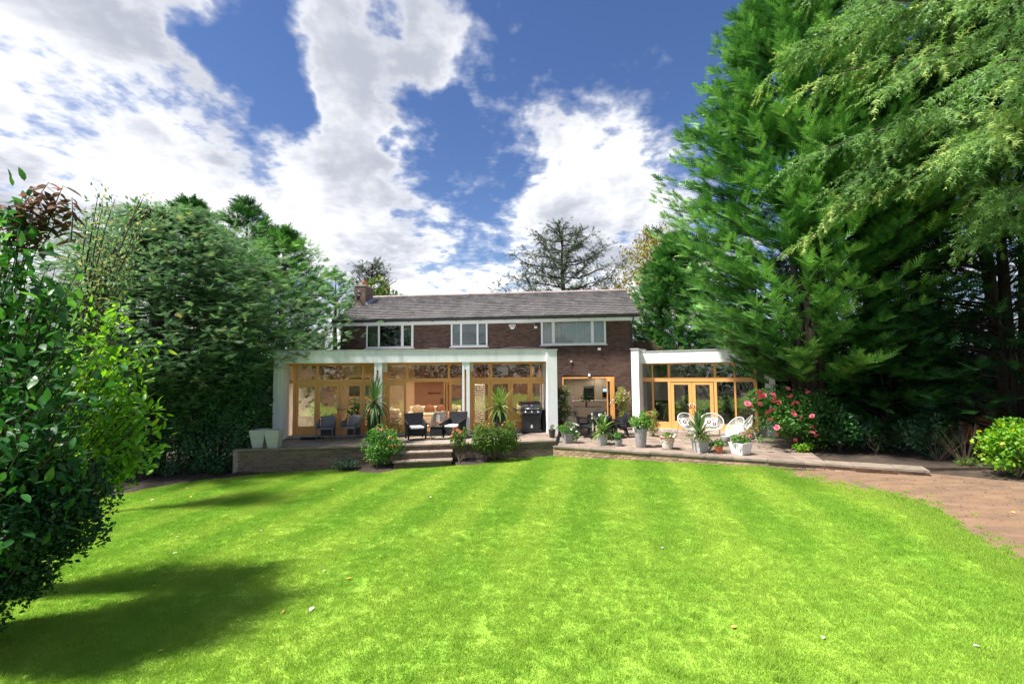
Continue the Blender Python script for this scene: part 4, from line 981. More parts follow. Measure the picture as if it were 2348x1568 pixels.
def rattan_chair(label, loc, rz, group):
    t = thing('armchair', label, 'armchair', loc, rz, group); m = 'rattan_black'
    for sx in (-1, 1):
        for sy in (-1, 1): MB().hexa([(sx * .31 - .025, sy * .29 - .025, 0), (sx * .31 + .025, sy * .29 - .025, 0), (sx * .31 + .025, sy * .29 + .025, 0), (sx * .31 - .025, sy * .29 + .025, 0), (sx * .32 - .03, sy * .29 - .03, .30), (sx * .32 + .03, sy * .29 - .03, .30), (sx * .32 + .03, sy * .29 + .03, .30), (sx * .32 - .03, sy * .29 + .03, .30)]).build('leg', m, t)
        a, b = (.27, .345) if sx > 0 else (-.345, -.27); e = .03 * sx
        MB().hexa([(a, -.33, .15), (b, -.33, .15), (b, .30, .15), (a, .30, .15), (a + e, -.34, .58), (b + e, -.34, .58), (b + e, .30, .68), (a + e, .30, .68)]).build('armrest', m, t, bev=.02)
    MB().box(-.268, .268, -.32, .30, .15, .38).build('seat', m, t, bev=.015)
    MB().hexa([(-.29, .24, .15), (.29, .24, .15), (.29, .33, .15), (-.29, .33, .15), (-.37, .36, .92), (.37, .36, .92), (.37, .43, .90), (-.37, .43, .90)]).build('backrest', m, t, bev=.02)
    MB().box(-.255, .255, -.335, .23, .383, .455).build('cushion', 'cushion_white', t, bev=.025)
    return t
A = rattan_chair('black rattan armchair with white seat cushion nearer the spiky palm', Pl(953, 1005), rad(22), 'black rattan armchairs'); 
copy_tree(A, Pl(1042, 1001), rad(-18), 'black rattan armchair with white seat cushion nearer the barbecue', 'black rattan armchairs')
t = thing('side_table', 'low black rattan cube side table on steel legs between the rattan armchairs', 'table', Pl(1001, 1004), rad(4))
MB().box(-.22, .22, -.22, .22, .10, .42).build('body', 'rattan_black', t, bev=.012); MB().box(-.235, .235, -.235, .235, .421, .445).build('top', 'black_gloss', t, bev=.005)
for sx in (-.2, .2):
    for sy in (-.2, .2): MB().tube([(sx, sy, 0), (sx, sy, .11)], .012, 8).build('leg', 'steel', t)
def sling_chair(label, loc, rz, group):
    t = thing('garden_chair', label, 'chair', loc, rz, group); m = 'mesh_grey'
    for sx in (-1, 1):
        MB().tube([(sx * .27, -.27, 0), (sx * .28, -.27, .44), (sx * .30, -.24, .62), (sx * .30, .05, .66), (sx * .27, .24, .80)], .02, 6).build('arm_frame', m, t, True)
        MB().tube([(sx * .25, .27, 0), (sx * .26, .24, .45)], .02, 6).build('leg', m, t)
        MB().sheet(lambda a, b: (sx * (.285 + .012 * b), -.22 + .45 * a, .42 + b * (.22 + .12 * a * a)), 6, 4).build('side_panel', m, t, True, solid=.012)
    def back(a, b): x = -.27 + .54 * a; return (x, .25 - .05 * math.cos((a - .5) * math.pi) * -1 + b * .06, .40 + .42 * b + .03 * math.sin(a * math.pi) * b)
    MB().sheet(back, 8, 6).build('backrest', m, t, True, solid=.015)
    MB().box(-.27, .27, -.28, .25, .40, .44).build('seat', m, t, bev=.012)
    MB().box(-.25, .25, .18, .20, .12, .40).build('apron', 'dark_panel', t)
    return t
B = sling_chair('grey mesh garden armchair nearer the doormat', Pl(748, 1008), rad(6), 'grey mesh garden armchairs')
copy_tree(B, Pl(805, 1006), rad(-10), 'grey mesh garden armchair nearer the tall black pot', 'grey mesh garden armchairs')
t = thing('lounge_chair', 'cream curved lounge chair with thin white legs at the open doorway', 'lounge chair', Pl(991, 994), rad(-26))
prof = [(-.55, .30), (-.35, .27), (-.15, .24), (.0, .28), (.10, .42), (.17, .62), (.26, .80), (.40, .86), (.50, .84)]
def sl(a, b):
    i = min(int(a * 8), 7); f = a * 8 - i; p, q = prof[i], prof[i + 1]; return (p[0] + (q[0] - p[0]) * f, -.26 + .52 * b, p[1] + (q[1] - p[1]) * f + .03 * abs(b - .5))
MB().sheet(sl, 24, 6).build('sling', 'cream_fabric', t, True, solid=.05)
MB().box(.34, .52, -.24, .24, .50, .82).build('headrest_flap', 'cream_fabric', t, bev=.01)
for x, y in ((.05, -.24), (.42, -.24), (.05, .24), (.42, .24)): MB().tube([(x + .12, y, 0), (x, y, .35 if x < .2 else .55)], .012, 6).build('leg', 'white_paint', t)

# barbecue
t = thing('barbecue', 'black gas barbecue with silver knobs and a lidded hood beside the white pillar', 'barbecue', Pl(1218, 990), rad(4))
MB().box(-.36, .36, -.26, .26, .10, .74).build('cabinet', 'dark_enamel', t, bev=.01)
MB().box(-.29, .29, -.275, -.262, .14, .70).build('door', 'black_plastic', t, bev=.004)
MB().box(-.40, .40, -.30, .30, .04, .10).build('base', 'dark_enamel', t, bev=.012)
for sx in (-.34, .34):
    for sy in (-.22, .22): MB().tube([(sx - .015, sy, .03), (sx + .015, sy, .03)], .03, 10).build('caster', 'black_plastic', t)
MB().hexa([(-.40, -.34, .74), (.40, -.34, .74), (.40, .28, .74), (-.40, .28, .74), (-.40, -.31, .89), (.40, -.31, .89), (.40, .28, .89), (-.40, .28, .89)]).build('control_panel', 'dark_enamel', t, bev=.01)
for x in (-.25, 0, .25):
    k = MB().tube([(x, -.32, .815), (x, -.37, .82)], .042, 14).build('knob', 'steel', t, True)
hood = MB(); hp = [(-.33, .895), (-.31, 1.02), (-.22, 1.14), (-.08, 1.20), (.12, 1.20), (.24, 1.10), (.28, .895)]
n = len(hp); hood.add([(-.39, p[0], p[1]) for p in hp] + [(.39, p[0], p[1]) for p in hp], [tuple(range(n)), tuple(range(n, 2 * n))[::-1]] + [(i, n + i, n + (i + 1) % n, (i + 1) % n) for i in range(n)])
hd = hood.build('hood', 'dark_enamel', t, bev=.015)
MB().tube([(-.28, -.33, .95), (-.28, -.40, .96), (.28, -.40, .96), (.28, -.33, .95)], .014, 8).build('handle', 'steel', hd, True)
MB().tube([(0, -.262, 1.07), (0, -.29, 1.075)], .035, 14).build('thermometer', 'steel', hd); MB().hexa([(-.32, -.300, 1.00), (-.16, -.300, 1.00), (-.16, -.28, 1.0), (-.32, -.28, 1.0), (-.32, -.268, 1.08), (-.16, -.268, 1.08), (-.16, -.24, 1.08), (-.32, -.24, 1.08)]).build('badge', 'white_paint', hd)
for sx in (-1, 1): MB().box(min(sx * .41, sx * .68), max(sx * .41, sx * .68), -.24, .22, .86, .895).build('side_shelf', 'dark_enamel', t, bev=.008)
em = MB(); em.tube([(0, -.276, .27), (0, -.284, .27)], .042, 16)          # small kettle mark on the door
em.build('emblem', 'white_paint', t); MB().box(-.012, .012, -.284, -.276, .315, .33).build('emblem', 'white_paint', t)
for s in (-1, 1): MB().tube([(s * .02, -.28, .235), (s * .04, -.28, .19)], .007, 5).build('emblem', 'white_paint', t)
MB().tube([(-.03, -.28, .198), (.03, -.28, .198)], .006, 5).build('emblem', 'white_paint', t)
def drape(a, b):
    an = a * 2 * math.pi; r = 1 + .16 * math.sin(5 * an) * b + .08 * math.sin(9 * an + 1); k = .55 + .55 * b; return (.17 * k * r * math.cos(an), .24 * k * r * math.sin(an), .84 - .83 * b)
tag(MB().sheet(drape, 40, 10).build('gas_bottle_cover', 'mat_black', None, True, loc=Vector(Pl(1249, 989)), rz=.1, solid=.008), 'crumpled black cover hanging beside the barbecue', 'cover')

# ---- dining set on the lower terrace
tc_ = Vector(Pr(1360, 1006)); DT = (tc_.x + .50, tc_.y + .85, ZR + .002); dyaw = rad(-6)
t = thing('dining_table', 'black outdoor dining table with dark glass top before the folding doors', 'table', DT, dyaw)
MB().box(-.52, .52, -.9, -.82, .64, .74).box(-.52, .52, .82, .9, .64, .74).box(-.52, -.44, -.82, .82, .64, .74).box(.44, .52, -.82, .82, .64, .74).build('frame', 'rattan_black', t, bev=.006)
MB().box(-.505, .505, -.885, .885, .742, .75).build('top', 'glass_dark', t)
MB().box(-.44, .44, -.82, .82, .66, .68).build('under_shelf', 'rattan_black', t)
for sx in (-.48, .48):
    for sy in (-.86, .86): MB().box(sx - .04, sx + .04, sy - .04, sy + .04, 0, .64).build('leg', 'rattan_black', t, bev=.005)
def dining_chair(label, loc, rz):
    t = thing('dining_chair', label, 'chair', loc, rz, 'black rattan dining chairs'); m = 'rattan_black'
    MB().box(-.24, .24, -.24, .22, .36, .46).build('seat', m, t, bev=.02)
    MB().sheet(lambda a, b: (-.25 + .5 * a, .20 + .03 * (1 - math.cos((a - .5) * 2)) * -2 + b * .10 + .04 * b * b, .30 + .60 * b), 6, 6).build('backrest', m, t, True, solid=.05)
    for sx in (-1, 1):
        MB().tube([(sx * .22, -.21, 0), (sx * .21, -.20, .38)], [.022, .032], 6).build('leg', m, t); MB().tube([(sx * .23, .30, 0), (sx * .21, .19, .38)], [.022, .032], 6).build('leg', m, t)
        MB().tube([(sx * .25, -.22, .40), (sx * .26, -.20, .64), (sx * .27, .05, .66), (sx * .25, .25, .68)], .025, 6).build('armrest', m, t, True)
    return t
def dpos(x, y): c, s = math.cos(dyaw), math.sin(dyaw); return (DT[0] + x * c - y * s, DT[1] + x * s + y * c, ZR + .002)
D0 = dining_chair('black dining chair at the barbecue side of the outdoor table, nearer the lawn', dpos(-.68, -.38), dyaw + rad(90))
for x, y, a, lb in ((-.70, .35, 88, 'black dining chair at the barbecue side of the outdoor table, nearer the kitchen'), (.70, -.35, -92, 'black dining chair at the wing side of the outdoor table, nearer the lawn'), (.70, .38, -88, 'black dining chair at the wing side of the outdoor table, nearer the kitchen'),
                    (.02, -1.02, 180, 'black dining chair with its back to the lawn behind the spiky yucca'), (.0, 1.05, 0, 'black dining chair at the kitchen end of the outdoor table')):
    copy_tree(D0, dpos(x, y), dyaw + rad(a), lb)
p = dpos(-.08, -.25); t = thing('candle_lantern', 'small white candle pot on the outdoor dining table', 'candle', (p[0], p[1], ZR + .753)); MB().lathe([(.045, 0), (.055, .05), (.06, .14), (.05, .14)], 14).build('holder', 'white_paint', t, True); MB().lathe([(.03, .06), (.03, .15)], 10).build('candle', 'cream_fabric', t, True)
p = dpos(.1, -.1); t = thing('cruet', 'small wooden holder beside the white candle pot', 'holder', (p[0], p[1], ZR + .753)); MB().box(-.05, .05, -.03, .03, 0, .09).build('box', 'oak', t, bev=.004); MB().tube([(0, 0, .09), (.06, 0, .2)], .008).build('handle', 'white_paint', t)
p = dpos(-.36, .3); t = thing('tumbler', 'small cream beaker near the edge of the outdoor dining table', 'beaker', (p[0], p[1], ZR + .753)); MB().lathe([(.03, 0), (.038, .11), (.033, .11)], 12).build('cup', 'cream_fabric', t, True); MB().lathe([(.039, .09), (.039, .1)], 12).build('band', 'terracotta', t)

# ---- white ring chairs
def ring_chair(label, loc, rz, cush, legs='chair_leg'):
    t = thing('ring_chair', label, 'chair', loc, rz, 'white woven ring chairs')
    tilt = rad(52); c, s = math.cos(tilt), math.sin(tilt); C0 = Vector((0, 0, .56))
    def q(x, y, d): return C0 + Vector((x, y * c + d * s, y * s - d * c))      # disc plane tilted back; d = depth of bowl
    rim = [q(.43 * math.cos(k * math.pi / 18), .40 * math.sin(k * math.pi / 18), 0) for k in range(37)]
    MB().tube(rim, .018, 6).build('rim', 'wicker_white', t, True)
    st_ = MB()
    for k in range(54):
        a = k * math.pi / 27; x, y = math.cos(a), math.sin(a)
        st_.tube([q(.43 * x, .40 * y, 0), q(.34 * x, .31 * y, .10), q(.24 * x, .22 * y, .16)], .0065, 4)
    stuff(st_.build('strands', 'wicker_white', t))
    def bowl(a, b): an = a * 2 * math.pi; r = b; return q(.26 * r * math.cos(an), .235 * r * math.sin(an), .19 - .035 * r * r)
    MB().sheet(bowl, 24, 4).build('seat', 'wicker_white', t, True, solid=.015)
    for sx in (-1, 1):
        MB().tube([q(sx * .30, -.20, .09), Vector((sx * .27, -.34, 0))], .011, 6).build('leg', legs, t); MB().tube([q(sx * .26, .10, .15), Vector((sx * .27, .36, 0))], .011, 6).build('leg', legs, t)
    MB().tube([q(-.30, -.2, .10), q(-.26, .1, .165)], .009).tube([q(.30, -.2, .10), q(.26, .1, .165)], .009).tube([q(-.26, .1, .165), q(.26, .1, .165)], .009).build('brace', legs, t)
    if cush:
        cu = MB(); N_ = 10
        def cf(a, b):
            x, y = (a - .5) * 2, (b - .5) * 2; return q(.23 * x, .03 + .21 * y, .13 - .075 * (1 - x ** 4) * (1 - y ** 4))
        cu.sheet(cf, N_, N_); cc = cu.build('cushion', 'cushion_white', t, True, solid=.02)
        for fx, fy, rr in ((-.10, .03, .10), (.10, -.05, .085), (.06, .15, .07)):
            for k in range(6):
                a = k * math.pi / 3 + fx * 9; px_, py_ = fx + rr * .62 * math.cos(a), fy + rr * .62 * math.sin(a); ring = []
                for i in range(10):
                    bq = i * math.pi / 5; x, y = px_ + rr * .36 * math.cos(bq), py_ + rr * .36 * math.sin(bq); xn, yn = x / .23, (y - .03) / .21
                    ring.append(q(x, y, .13 - .075 * max(0, 1 - xn ** 4) * max(0, 1 - yn ** 4) - .014))
                MB().add(ring, [tuple(range(10))]).build('printed_petal', 'brown_print', cc)
    return t
ring_chair('white woven ring chair with flower cushion nearer the tall grey planter', Pr(1578, 999), rad(20), True)
ring_chair('white woven ring chair with flower cushion nearer the glass wing, facing the first', Pr(1633, 1000), rad(-22), True)
ring_chair('white woven ring chair seen from its side behind the white square pot', Pr(1686, 1013), rad(-84), False, 'wicker_white')
ring_chair('white woven ring chair at the back beside the rose bush', Pr(1710, 1006), rad(-112), False, 'wicker_white')
t = thing('drum_table', 'small grey drum side table under the side-on ring chair', 'table', Pr(1664, 1021), 0); MB().lathe([(.13, 0), (.15, .28), (.15, .30), (.0, .30)], 20).build('drum', 'grey_pot', t, True); MB().lathe([(.155, .301), (.155, .315)], 20).build('top', 'pale_pot', t)

# ================================================================== rooms seen through the glass
def sofa(label, F, u, v, z, w, rz, m, cm, ncush):
    t = thing('sofa', label, 'sofa', F.w(u, v, z), F.yaw + rz)
    MB().box(-w / 2, w / 2, -.45, .4, .08, .42).build('base', m, t, bev=.03); MB().box(-w / 2 + .02, w / 2 - .02, .15, .42, .42, .82).build('backrest', m, t, bev=.06)
    for s in (-1, 1): MB().box(min(s * w / 2, s * (w / 2 - .2)), max(s * w / 2, s * (w / 2 - .2)), -.46, .41, .1, .6).build('armrest', m, t, bev=.05)
    for i in range(2): MB().box(-w / 2 + .21 + i * (w / 2 - .21) + .005, -w / 2 + .21 + (i + 1) * (w / 2 - .21) - .005, -.46, .15, .421, .54).build('seat_cushion', m, t, bev=.04)
    for i in range(ncush):
        x = -w / 2 + .4 + i * (w - .8) / max(1, ncush - 1); MB().blob((x, .02 + .03 * (i % 2), .70), (.24, .09, .2), 12, 8).build('cushion', cm[i % len(cm)], t, True)
    return t
zi = zd - .008
sofa('cream sofa with a pale cushion behind the left glazed doors', FL, 2.7, 2.0, zi, 1.9, rad(180), 'sofa_white', ['cushion_beige'], 1)
sofa('cream corner sofa with brown cushions in the open doorway room', FL, 5.1, 2.9, zi, 2.4, 0, 'sofa_white', ['cushion_beige', 'cushion_brown', 'cushion_brown', 'cushion_beige'], 4)
for u0, u1, z0, z1, lb in ((1.0, 1.9, 1.9, 2.75, 'dark square picture high on the wall of the left room'), (2.15, 2.6, 1.9, 2.75, 'narrow dark picture next to the square one in the left room'), (1.25, 1.8, .9, 1.5, 'small dark picture low on the wall of the left room'), (4.7, 5.3, 1.95, 2.0, 'thin dark shelf on the brown wall behind the corner sofa'), (5.3, 6.3, 1.0, 1.7, 'dark framed picture leaning behind the corner sofa')):
    t = thing('wall_shelf' if 'shelf' in lb else 'picture', lb, 'shelf' if 'shelf' in lb else 'picture', FL.w((u0 + u1) / 2, RB - .002, zi + (z0 + z1) / 2 - .6), FL.yaw); a, b = (u1 - u0) / 2, (z1 - z0) / 2
    MB().box(-a, a, -.04, 0, -b, b).build('frame', 'dark_wood', t, bev=.005); MB().box(-a * .9, a * .9, -.046, -.04, -b * .9, b * .9).build('print', 'dark_panel' if a > .3 else 'brown_print', t)
t = thing('basket', 'pale storage box on the floor behind the left glazed doors', 'box', FL.w(.85, .9, zi), FL.yaw); MB().box(-.3, .3, -.2, .2, 0, .5).build('box', 'white_paint', t, bev=.02); MB().box(-.31, .31, -.21, .21, .5, .54).build('lid', 'cream_fabric', t, bev=.01)
t = thing('house_plant', 'leafy house plant on a stand behind the left glazed doors', 'plant', FL.w(1.9, 1.5, zi), FL.yaw); round_pot(t, .12, .17, .35, 'terracotta')
V, F_, T_ = scatter(ROUND, rng.normal(size=(260, 3)) * np.array([.2, .2, .25]) + [0, 0, .8], rdir(260), rdir(260), rng.uniform(.08, .16, 260), rng.uniform(0, .8, 260)); obj('foliage', mesh_np('foliage', V, F_, T_, 'ivy'), t); MB().tube([(0, 0, .3), (.02, 0, .8)], .015).build('stem', 'twig', t)
# dining corner with shell chairs and a white slatted stair
t = thing('indoor_table', 'dark dining table behind the doors next to the barbecue', 'table', FL.w(8.45, 1.9, zi), FL.yaw); MB().box(-.8, .8, -.45, .45, .70, .75).build('top', 'dark_wood', t, bev=.006)
for sx in (-.72, .72):
    for sy in (-.38, .38): MB().box(sx - .035, sx + .035, sy - .035, sy + .035, 0, .70).build('leg', 'dark_wood', t)
def shell_chair(label, loc, rz):
    t = thing('shell_chair', label, 'chair', loc, rz, 'white shell chairs')
    def sf(a, b):
        x = (a - .5) * 2; y = -.22 + .5 * min(b * 1.6, 1); z = .45 + .10 * x * x + (max(0, b - .5) * 2) ** 1.3 * .42 - .05 * math.sin(min(b * 2, 1) * math.pi); w_ = .24 - .06 * max(0, b - .5); return (x * w_, y + .06 * max(0, b - .6), z)
    MB().sheet(sf, 10, 12).build('shell', 'white_paint', t, True, solid=.012)
    for sx in (-1, 1):
        for sy in (-1, 1): MB().tube([(sx * .10, sy * .10, .43), (sx * .23, sy * .22, 0)], .012, 6).build('leg', 'oak', t)
    return t
S0 = shell_chair('white shell chair at the indoor dark table, nearer the white stair', FL.w(8.15, 1.35, zi), FL.yaw + rad(200))
copy_tree(S0, FL.w(9.0, 1.45, zi), FL.yaw + rad(150), 'white shell chair at the indoor dark table, nearer the white pillar')
t = thing('stair_screen', 'white slatted shutter standing behind the doors left of the second palm', 'shutter', FL.w(7.0, .9, zi), FL.yaw + rad(20)); MB().box(-.27, -.22, -.02, .02, 0, 1.9).box(.22, .27, -.02, .02, 0, 1.9).build('frame', 'white_paint', t)
for k in range(22): MB().hexa([(-.22, -.03, .06 + k * .083), (.22, -.03, .06 + k * .083), (.22, .03, .09 + k * .083), (-.22, .03, .09 + k * .083), (-.22, -.03, .07 + k * .083), (.22, -.03, .07 + k * .083), (.22, .03, .10 + k * .083), (-.22, .03, .10 + k * .083)]).build('slat', 'white_paint', t)
# kitchen
kz0 = .427
def cabinet(label, u0, u1, v, z1, m, panels, d=.55, z0=0.0):
    t = thing('kitchen_cabinet', label, 'cabinet', FM.w((u0 + u1) / 2, v, kz0 + z0), FM.yaw); w_ = (u1 - u0) / 2
    MB().box(-w_, w_, 0, d, 0, z1).build('carcass', 'dark_panel', t)
    for i in range(panels): a = -w_ + 2 * w_ * i / panels; b = -w_ + 2 * w_ * (i + 1) / panels; MB().box(a + .004, b - .004, -.02, -.001, .02, z1 - .01).build('cabinet_door', m, t, bev=.002)
    return t
cabinet('tall cream kitchen units left of the oven', -1.55, .05, KB - .62, 2.35, 'cabinet_cream', 3)
cabinet('tall cream kitchen units right of the oven', .68, 1.55, KB - .62, 2.35, 'cabinet_cream', 2)
t = thing('oven', 'black built-in oven with steel trim in the cream kitchen units', 'oven', FM.w(.365, KB - .62, kz0), FM.yaw)
MB().box(-.31, .31, 0, .55, 0, 2.35).build('housing', 'cabinet_cream', t); MB().box(-.29, .29, -.025, -.001, 1.10, 1.62).build('door', 'black_gloss', t, bev=.003); MB().box(-.29, .29, -.025, -.001, .62, 1.06).build('door', 'black_gloss', t, bev=.003); MB().tube([(-.25, -.06, 1.56), (.25, -.06, 1.56)], .012).build('handle', 'steel', t); MB().box(-.29, .29, -.026, -.001, 1.63, 1.72).build('panel', 'steel', t)
t = thing('kitchen_island', 'cream kitchen island counter behind the indoor table', 'counter', FM.w(.55, 3.9, kz0), FM.yaw); MB().box(-1.0, 1.0, 0, .6, 0, .87).build('carcass', 'cabinet_cream', t); MB().box(-1.05, 1.05, -.05, .65, .872, .91).build('worktop', 'cream_wall', t, bev=.004)
t = thing('glass_table', 'glass-topped table inside the kitchen doorway', 'table', FM.w(.15, 2.0, kz0), FM.yaw); MB().box(-.65, .65, -.45, .45, .72, .735).build('top', 'glass_dark', t); MB().box(-.6, .6, -.4, .4, .66, .718).build('frame', 'steel', t)
for sx in (-.55, .55):
    for sy in (-.35, .35): MB().tube([(sx, sy, 0), (sx, sy, .68)], .022).build('leg', 'steel', t)
t = thing('vase', 'red vase with dark green leaves on the glass-topped kitchen table', 'vase', FM.w(.05, 1.95, kz0 + .737), FM.yaw); MB().lathe([(.04, 0), (.06, .08), (.05, .18), (.055, .2), (.04, .2)], 14).build('vessel', 'petal_red', t, True)
V, F_, T_ = scatter(LEAF2, rng.normal(size=(140, 3)) * np.array([.15, .12, .1]) + [0, 0, .42], rdir(140) + [0, 0, .4], rdir(140), rng.uniform(.08, .18, 140), rng.uniform(0, .8, 140)); obj('foliage', mesh_np('foliage', V, F_, T_, 'ivy'), t); MB().tube([(0, 0, .15), (0, 0, .4)], .01).build('stem', 'twig', t)
def kchair(label, u, v, rz):
    t = thing('wire_chair', label, 'chair', FM.w(u, v, kz0), FM.yaw + rz, 'wire kitchen chairs'); m_ = MB()
    for k in range(9): x = -.22 + k * .055; m_.tube([(x, -.2, .45), (x, .16, .44), (x * .9, .24, .82)], .006, 4)
    m_.tube([(-.22, -.2, .45), (.22, -.2, .45)], .01).tube([(-.2, .24, .82), (.2, .24, .82)], .01); m_.build('shell', 'dark_panel', t)
    for sx in (-.19, .19): MB().tube([(sx, -.18, 0), (sx, -.15, .45)], .01).build('leg', 'steel', t); MB().tube([(sx, .2, 0), (sx, .14, .45)], .01).build('leg', 'steel', t)
kchair('wire chair at the glass table, nearer the pink flowers', -.75, 2.0, rad(95)); kchair('wire chair at the glass table, nearer the folded doors', .95, 2.1, rad(-80))
t = thing('wall_screen', 'small blue-lit panel on the kitchen wall beside the folded doors', 'screen', FM.w(1.28, KB - .645, kz0 + 1.3), FM.yaw); MB().box(-.16, .16, -.03, 0, -.28, .28).build('casing', 'black_gloss', t, bev=.004); MB().box(-.14, .14, -.034, -.0305, .05, .24).build('display', 'screen_blue', t)
# right wing room
zk = zw - .008
sofa('grey sofa with pale cushions behind the wing doors', FR, 2.0, 2.4, zk, 2.6, 0, 'sofa_grey', ['cushion_beige', 'sofa_grey', 'cushion_beige', 'cushion_beige'], 4)
t = thing('floor_lamp', 'tripod floor lamp with pale drum shade in the right wing', 'lamp', FR.w(4.0, 1.4, zk), FR.yaw); MB().lathe([(.22, 1.15), (.22, 1.5), (.215, 1.5), (.215, 1.15)], 20).build('shade', 'cream_wall', t, True)
for k in range(3): a = k * 2.094 + .5; MB().tube([(.03 * math.cos(a), .03 * math.sin(a), 1.2), (.28 * math.cos(a), .28 * math.sin(a), 0)], .014).build('leg', 'oak', t)
MB().blob((0, 0, 1.32), .05).build('bulb', 'lamp_dim', t, True)
t = thing('picture', 'dark framed picture on the wall near the rose bush end of the wing', 'picture', FR.w(4.9, WB - .002, zk + 1.55), FR.yaw); MB().box(-.3, .3, -.04, 0, -.4, .4).build('frame', 'dark_wood', t, bev=.004); MB().box(-.24, .24, -.046, -.041, -.34, .34).build('print', 'dark_panel', t)
t = thing('sideboard', 'dark sideboard in the corner of the wing by the white pillar', 'cabinet', FR.w(.55, 1.6, zk), FR.yaw); MB().box(-.4, .4, -.25, .25, .05, 1.1).build('carcass', 'dark_wood', t, bev=.006)
for i in range(2): MB().box(-.39 + i * .395, -.005 + i * .395, -.262, -.251, .1, 1.05).build('cabinet_door', 'dark_panel', t)
for u, w_ in ((1.3, .55), (2.6, .9), (3.6, .5)):
    t = thing('wall_panel', {1.3: 'dark narrow hanging behind the sideboard in the wing', 2.6: 'wide dark wall hanging behind the grey sofa', 3.6: 'dark wall hanging next to the tripod lamp'}[u], 'wall hanging', FR.w(u, WB - .002, zk + 1.2), FR.yaw); MB().box(-w_ / 2, w_ / 2, -.03, 0, -.95, .95).build('cloth', 'dark_panel', t)
    MB().box(-w_ / 2 - .03, w_ / 2 + .03, -.04, -.001, .951, .98).build('rail', 'dark_wood', t)

# ================================================================== plants in pots and beds
def leaf_ball(n, c, r, size, t=ROUND, lumps=14, fill=.35, up=.3):
    """leaves on and inside an uneven ball made of many smaller clumps"""
    c = np.array(c, float); r = np.array(r if isinstance(r, (tuple, list)) else (r, r, r), float)
    L = rdir(lumps) * rng.uniform(.35, .78, (lumps, 1)); lr = rng.uniform(.26, .48, lumps)
    k = rng.integers(0, lumps, n); d = rdir(n); q = L[k] + d * (lr[k] * rng.uniform(fill, 1.05, n) ** .5)[:, None]
    D = norm(d * .7 + rdir(n) * .8 + [0, 0, up]); U = norm(d + rdir(n) * .5 + [0, 0, .6])
    return scatter(t, c + q * r, D, U, size * rng.uniform(.6, 1.3, n), np.clip(rng.normal(.35, .2, n) + rng.normal(0, .14, lumps)[k], 0, 1))
def petals(n=9, r=.5):
    m_ = MB()
    for lay, (k, tilt, rr) in enumerate(((n, .25, r), (n - 3, .75, r * .75), (4, 1.2, r * .5))):
        for i in range(k):
            a = 2 * math.pi * i / k + lay * .4; c, s = math.cos(a), math.sin(a); e = math.cos(tilt) * rr; h = math.sin(tilt) * rr; w = rr * .42
            m_.add([(0, 0, 0), (c * e * .6 - s * w, s * e * .6 + c * w, h * .5), (c * e, s * e, h), (c * e * .6 + s * w, s * e * .6 - c * w, h * .5)], [(0, 3, 2, 1)])
    return m_
FLOWER = {}
def flower(parent, m, loc, size):
    if m not in FLOWER: FLOWER[m] = petals().mesh('flower', m)
    return obj('flower', FLOWER[m], parent, loc, rot=(rnd.uniform(.3, 1.2), rnd.uniform(-.5, .5), rnd.uniform(0, 6)), sc=size)
def foliage(parent, parts, m, name='foliage'): V, F_, T_ = join_np(parts); return obj(name, mesh_np(name, V, F_, T_, m), parent)
def stems(parent, tips, r=.012, m='twig', base=(0, 0, 0), name='stem', n=5):
    m_ = MB()
    for t_ in tips:
        b = Vector(base); e = Vector(t_); mid = b.lerp(e, .5) + Vector((rnd.uniform(-.1, .1), rnd.uniform(-.1, .1), rnd.uniform(-.02, .12))) * (e - b).length * .6
        m_.tube([b + Vector((rnd.uniform(-.03, .03), rnd.uniform(-.03, .03), 0)), mid, e], [r, r * .75, r * .35], n)
    return stuff(m_.build(name, m, parent))
def strap(L_, w, droop, n=7):
    V, F_ = [], []
    for i in range(n + 1):
        s = i / n; x = s * (1 - .25 * droop * s); z = -droop * s ** 2.2 * .8; ww = w * (.55 + 1.2 * s * (1 - s) * 1.6) * (1 - s ** 4)
        V += [(x * L_, ww, z * L_ + .25 * ww), (x * L_, 0, z * L_), (x * L_, -ww, z * L_ + .25 * ww)]
        if i: a = 3 * (i - 1); F_ += [(a, a + 3, a + 4), (a, a + 4, a + 1), (a + 1, a + 4, a + 5), (a + 1, a + 5, a + 2)]
    return np.array(V), np.array(F_)
def straps(m, w):
    out = []
    for dr in (.04, .15, .35, .7):
        V, F_ = strap(1, w, dr); out.append(mesh_np('leaf', V, F_, np.full(len(V), .18 + .3 * rnd.random()), m))
    return out
def spiky(parent, c, n, L_, m, w=.045, lo=-30, hi=85, sp=.15):
    ms = straps(m, w / L_ * .9)
    for i in range(n):
        el = rad(lo + (hi - lo) * ((i + rnd.random()) / n) ** 1.25); az = i * 2.39996 + rnd.uniform(-.2, .2)
        me = ms[0 if el > 1.0 else (1 if el > .5 else (2 if el > 0 else 3))]
        obj('leaf', me, parent, (c[0], c[1], c[2] + sp * (i / n)), rot=(0, -el, az), sc=L_ * rnd.uniform(.75, 1.1))
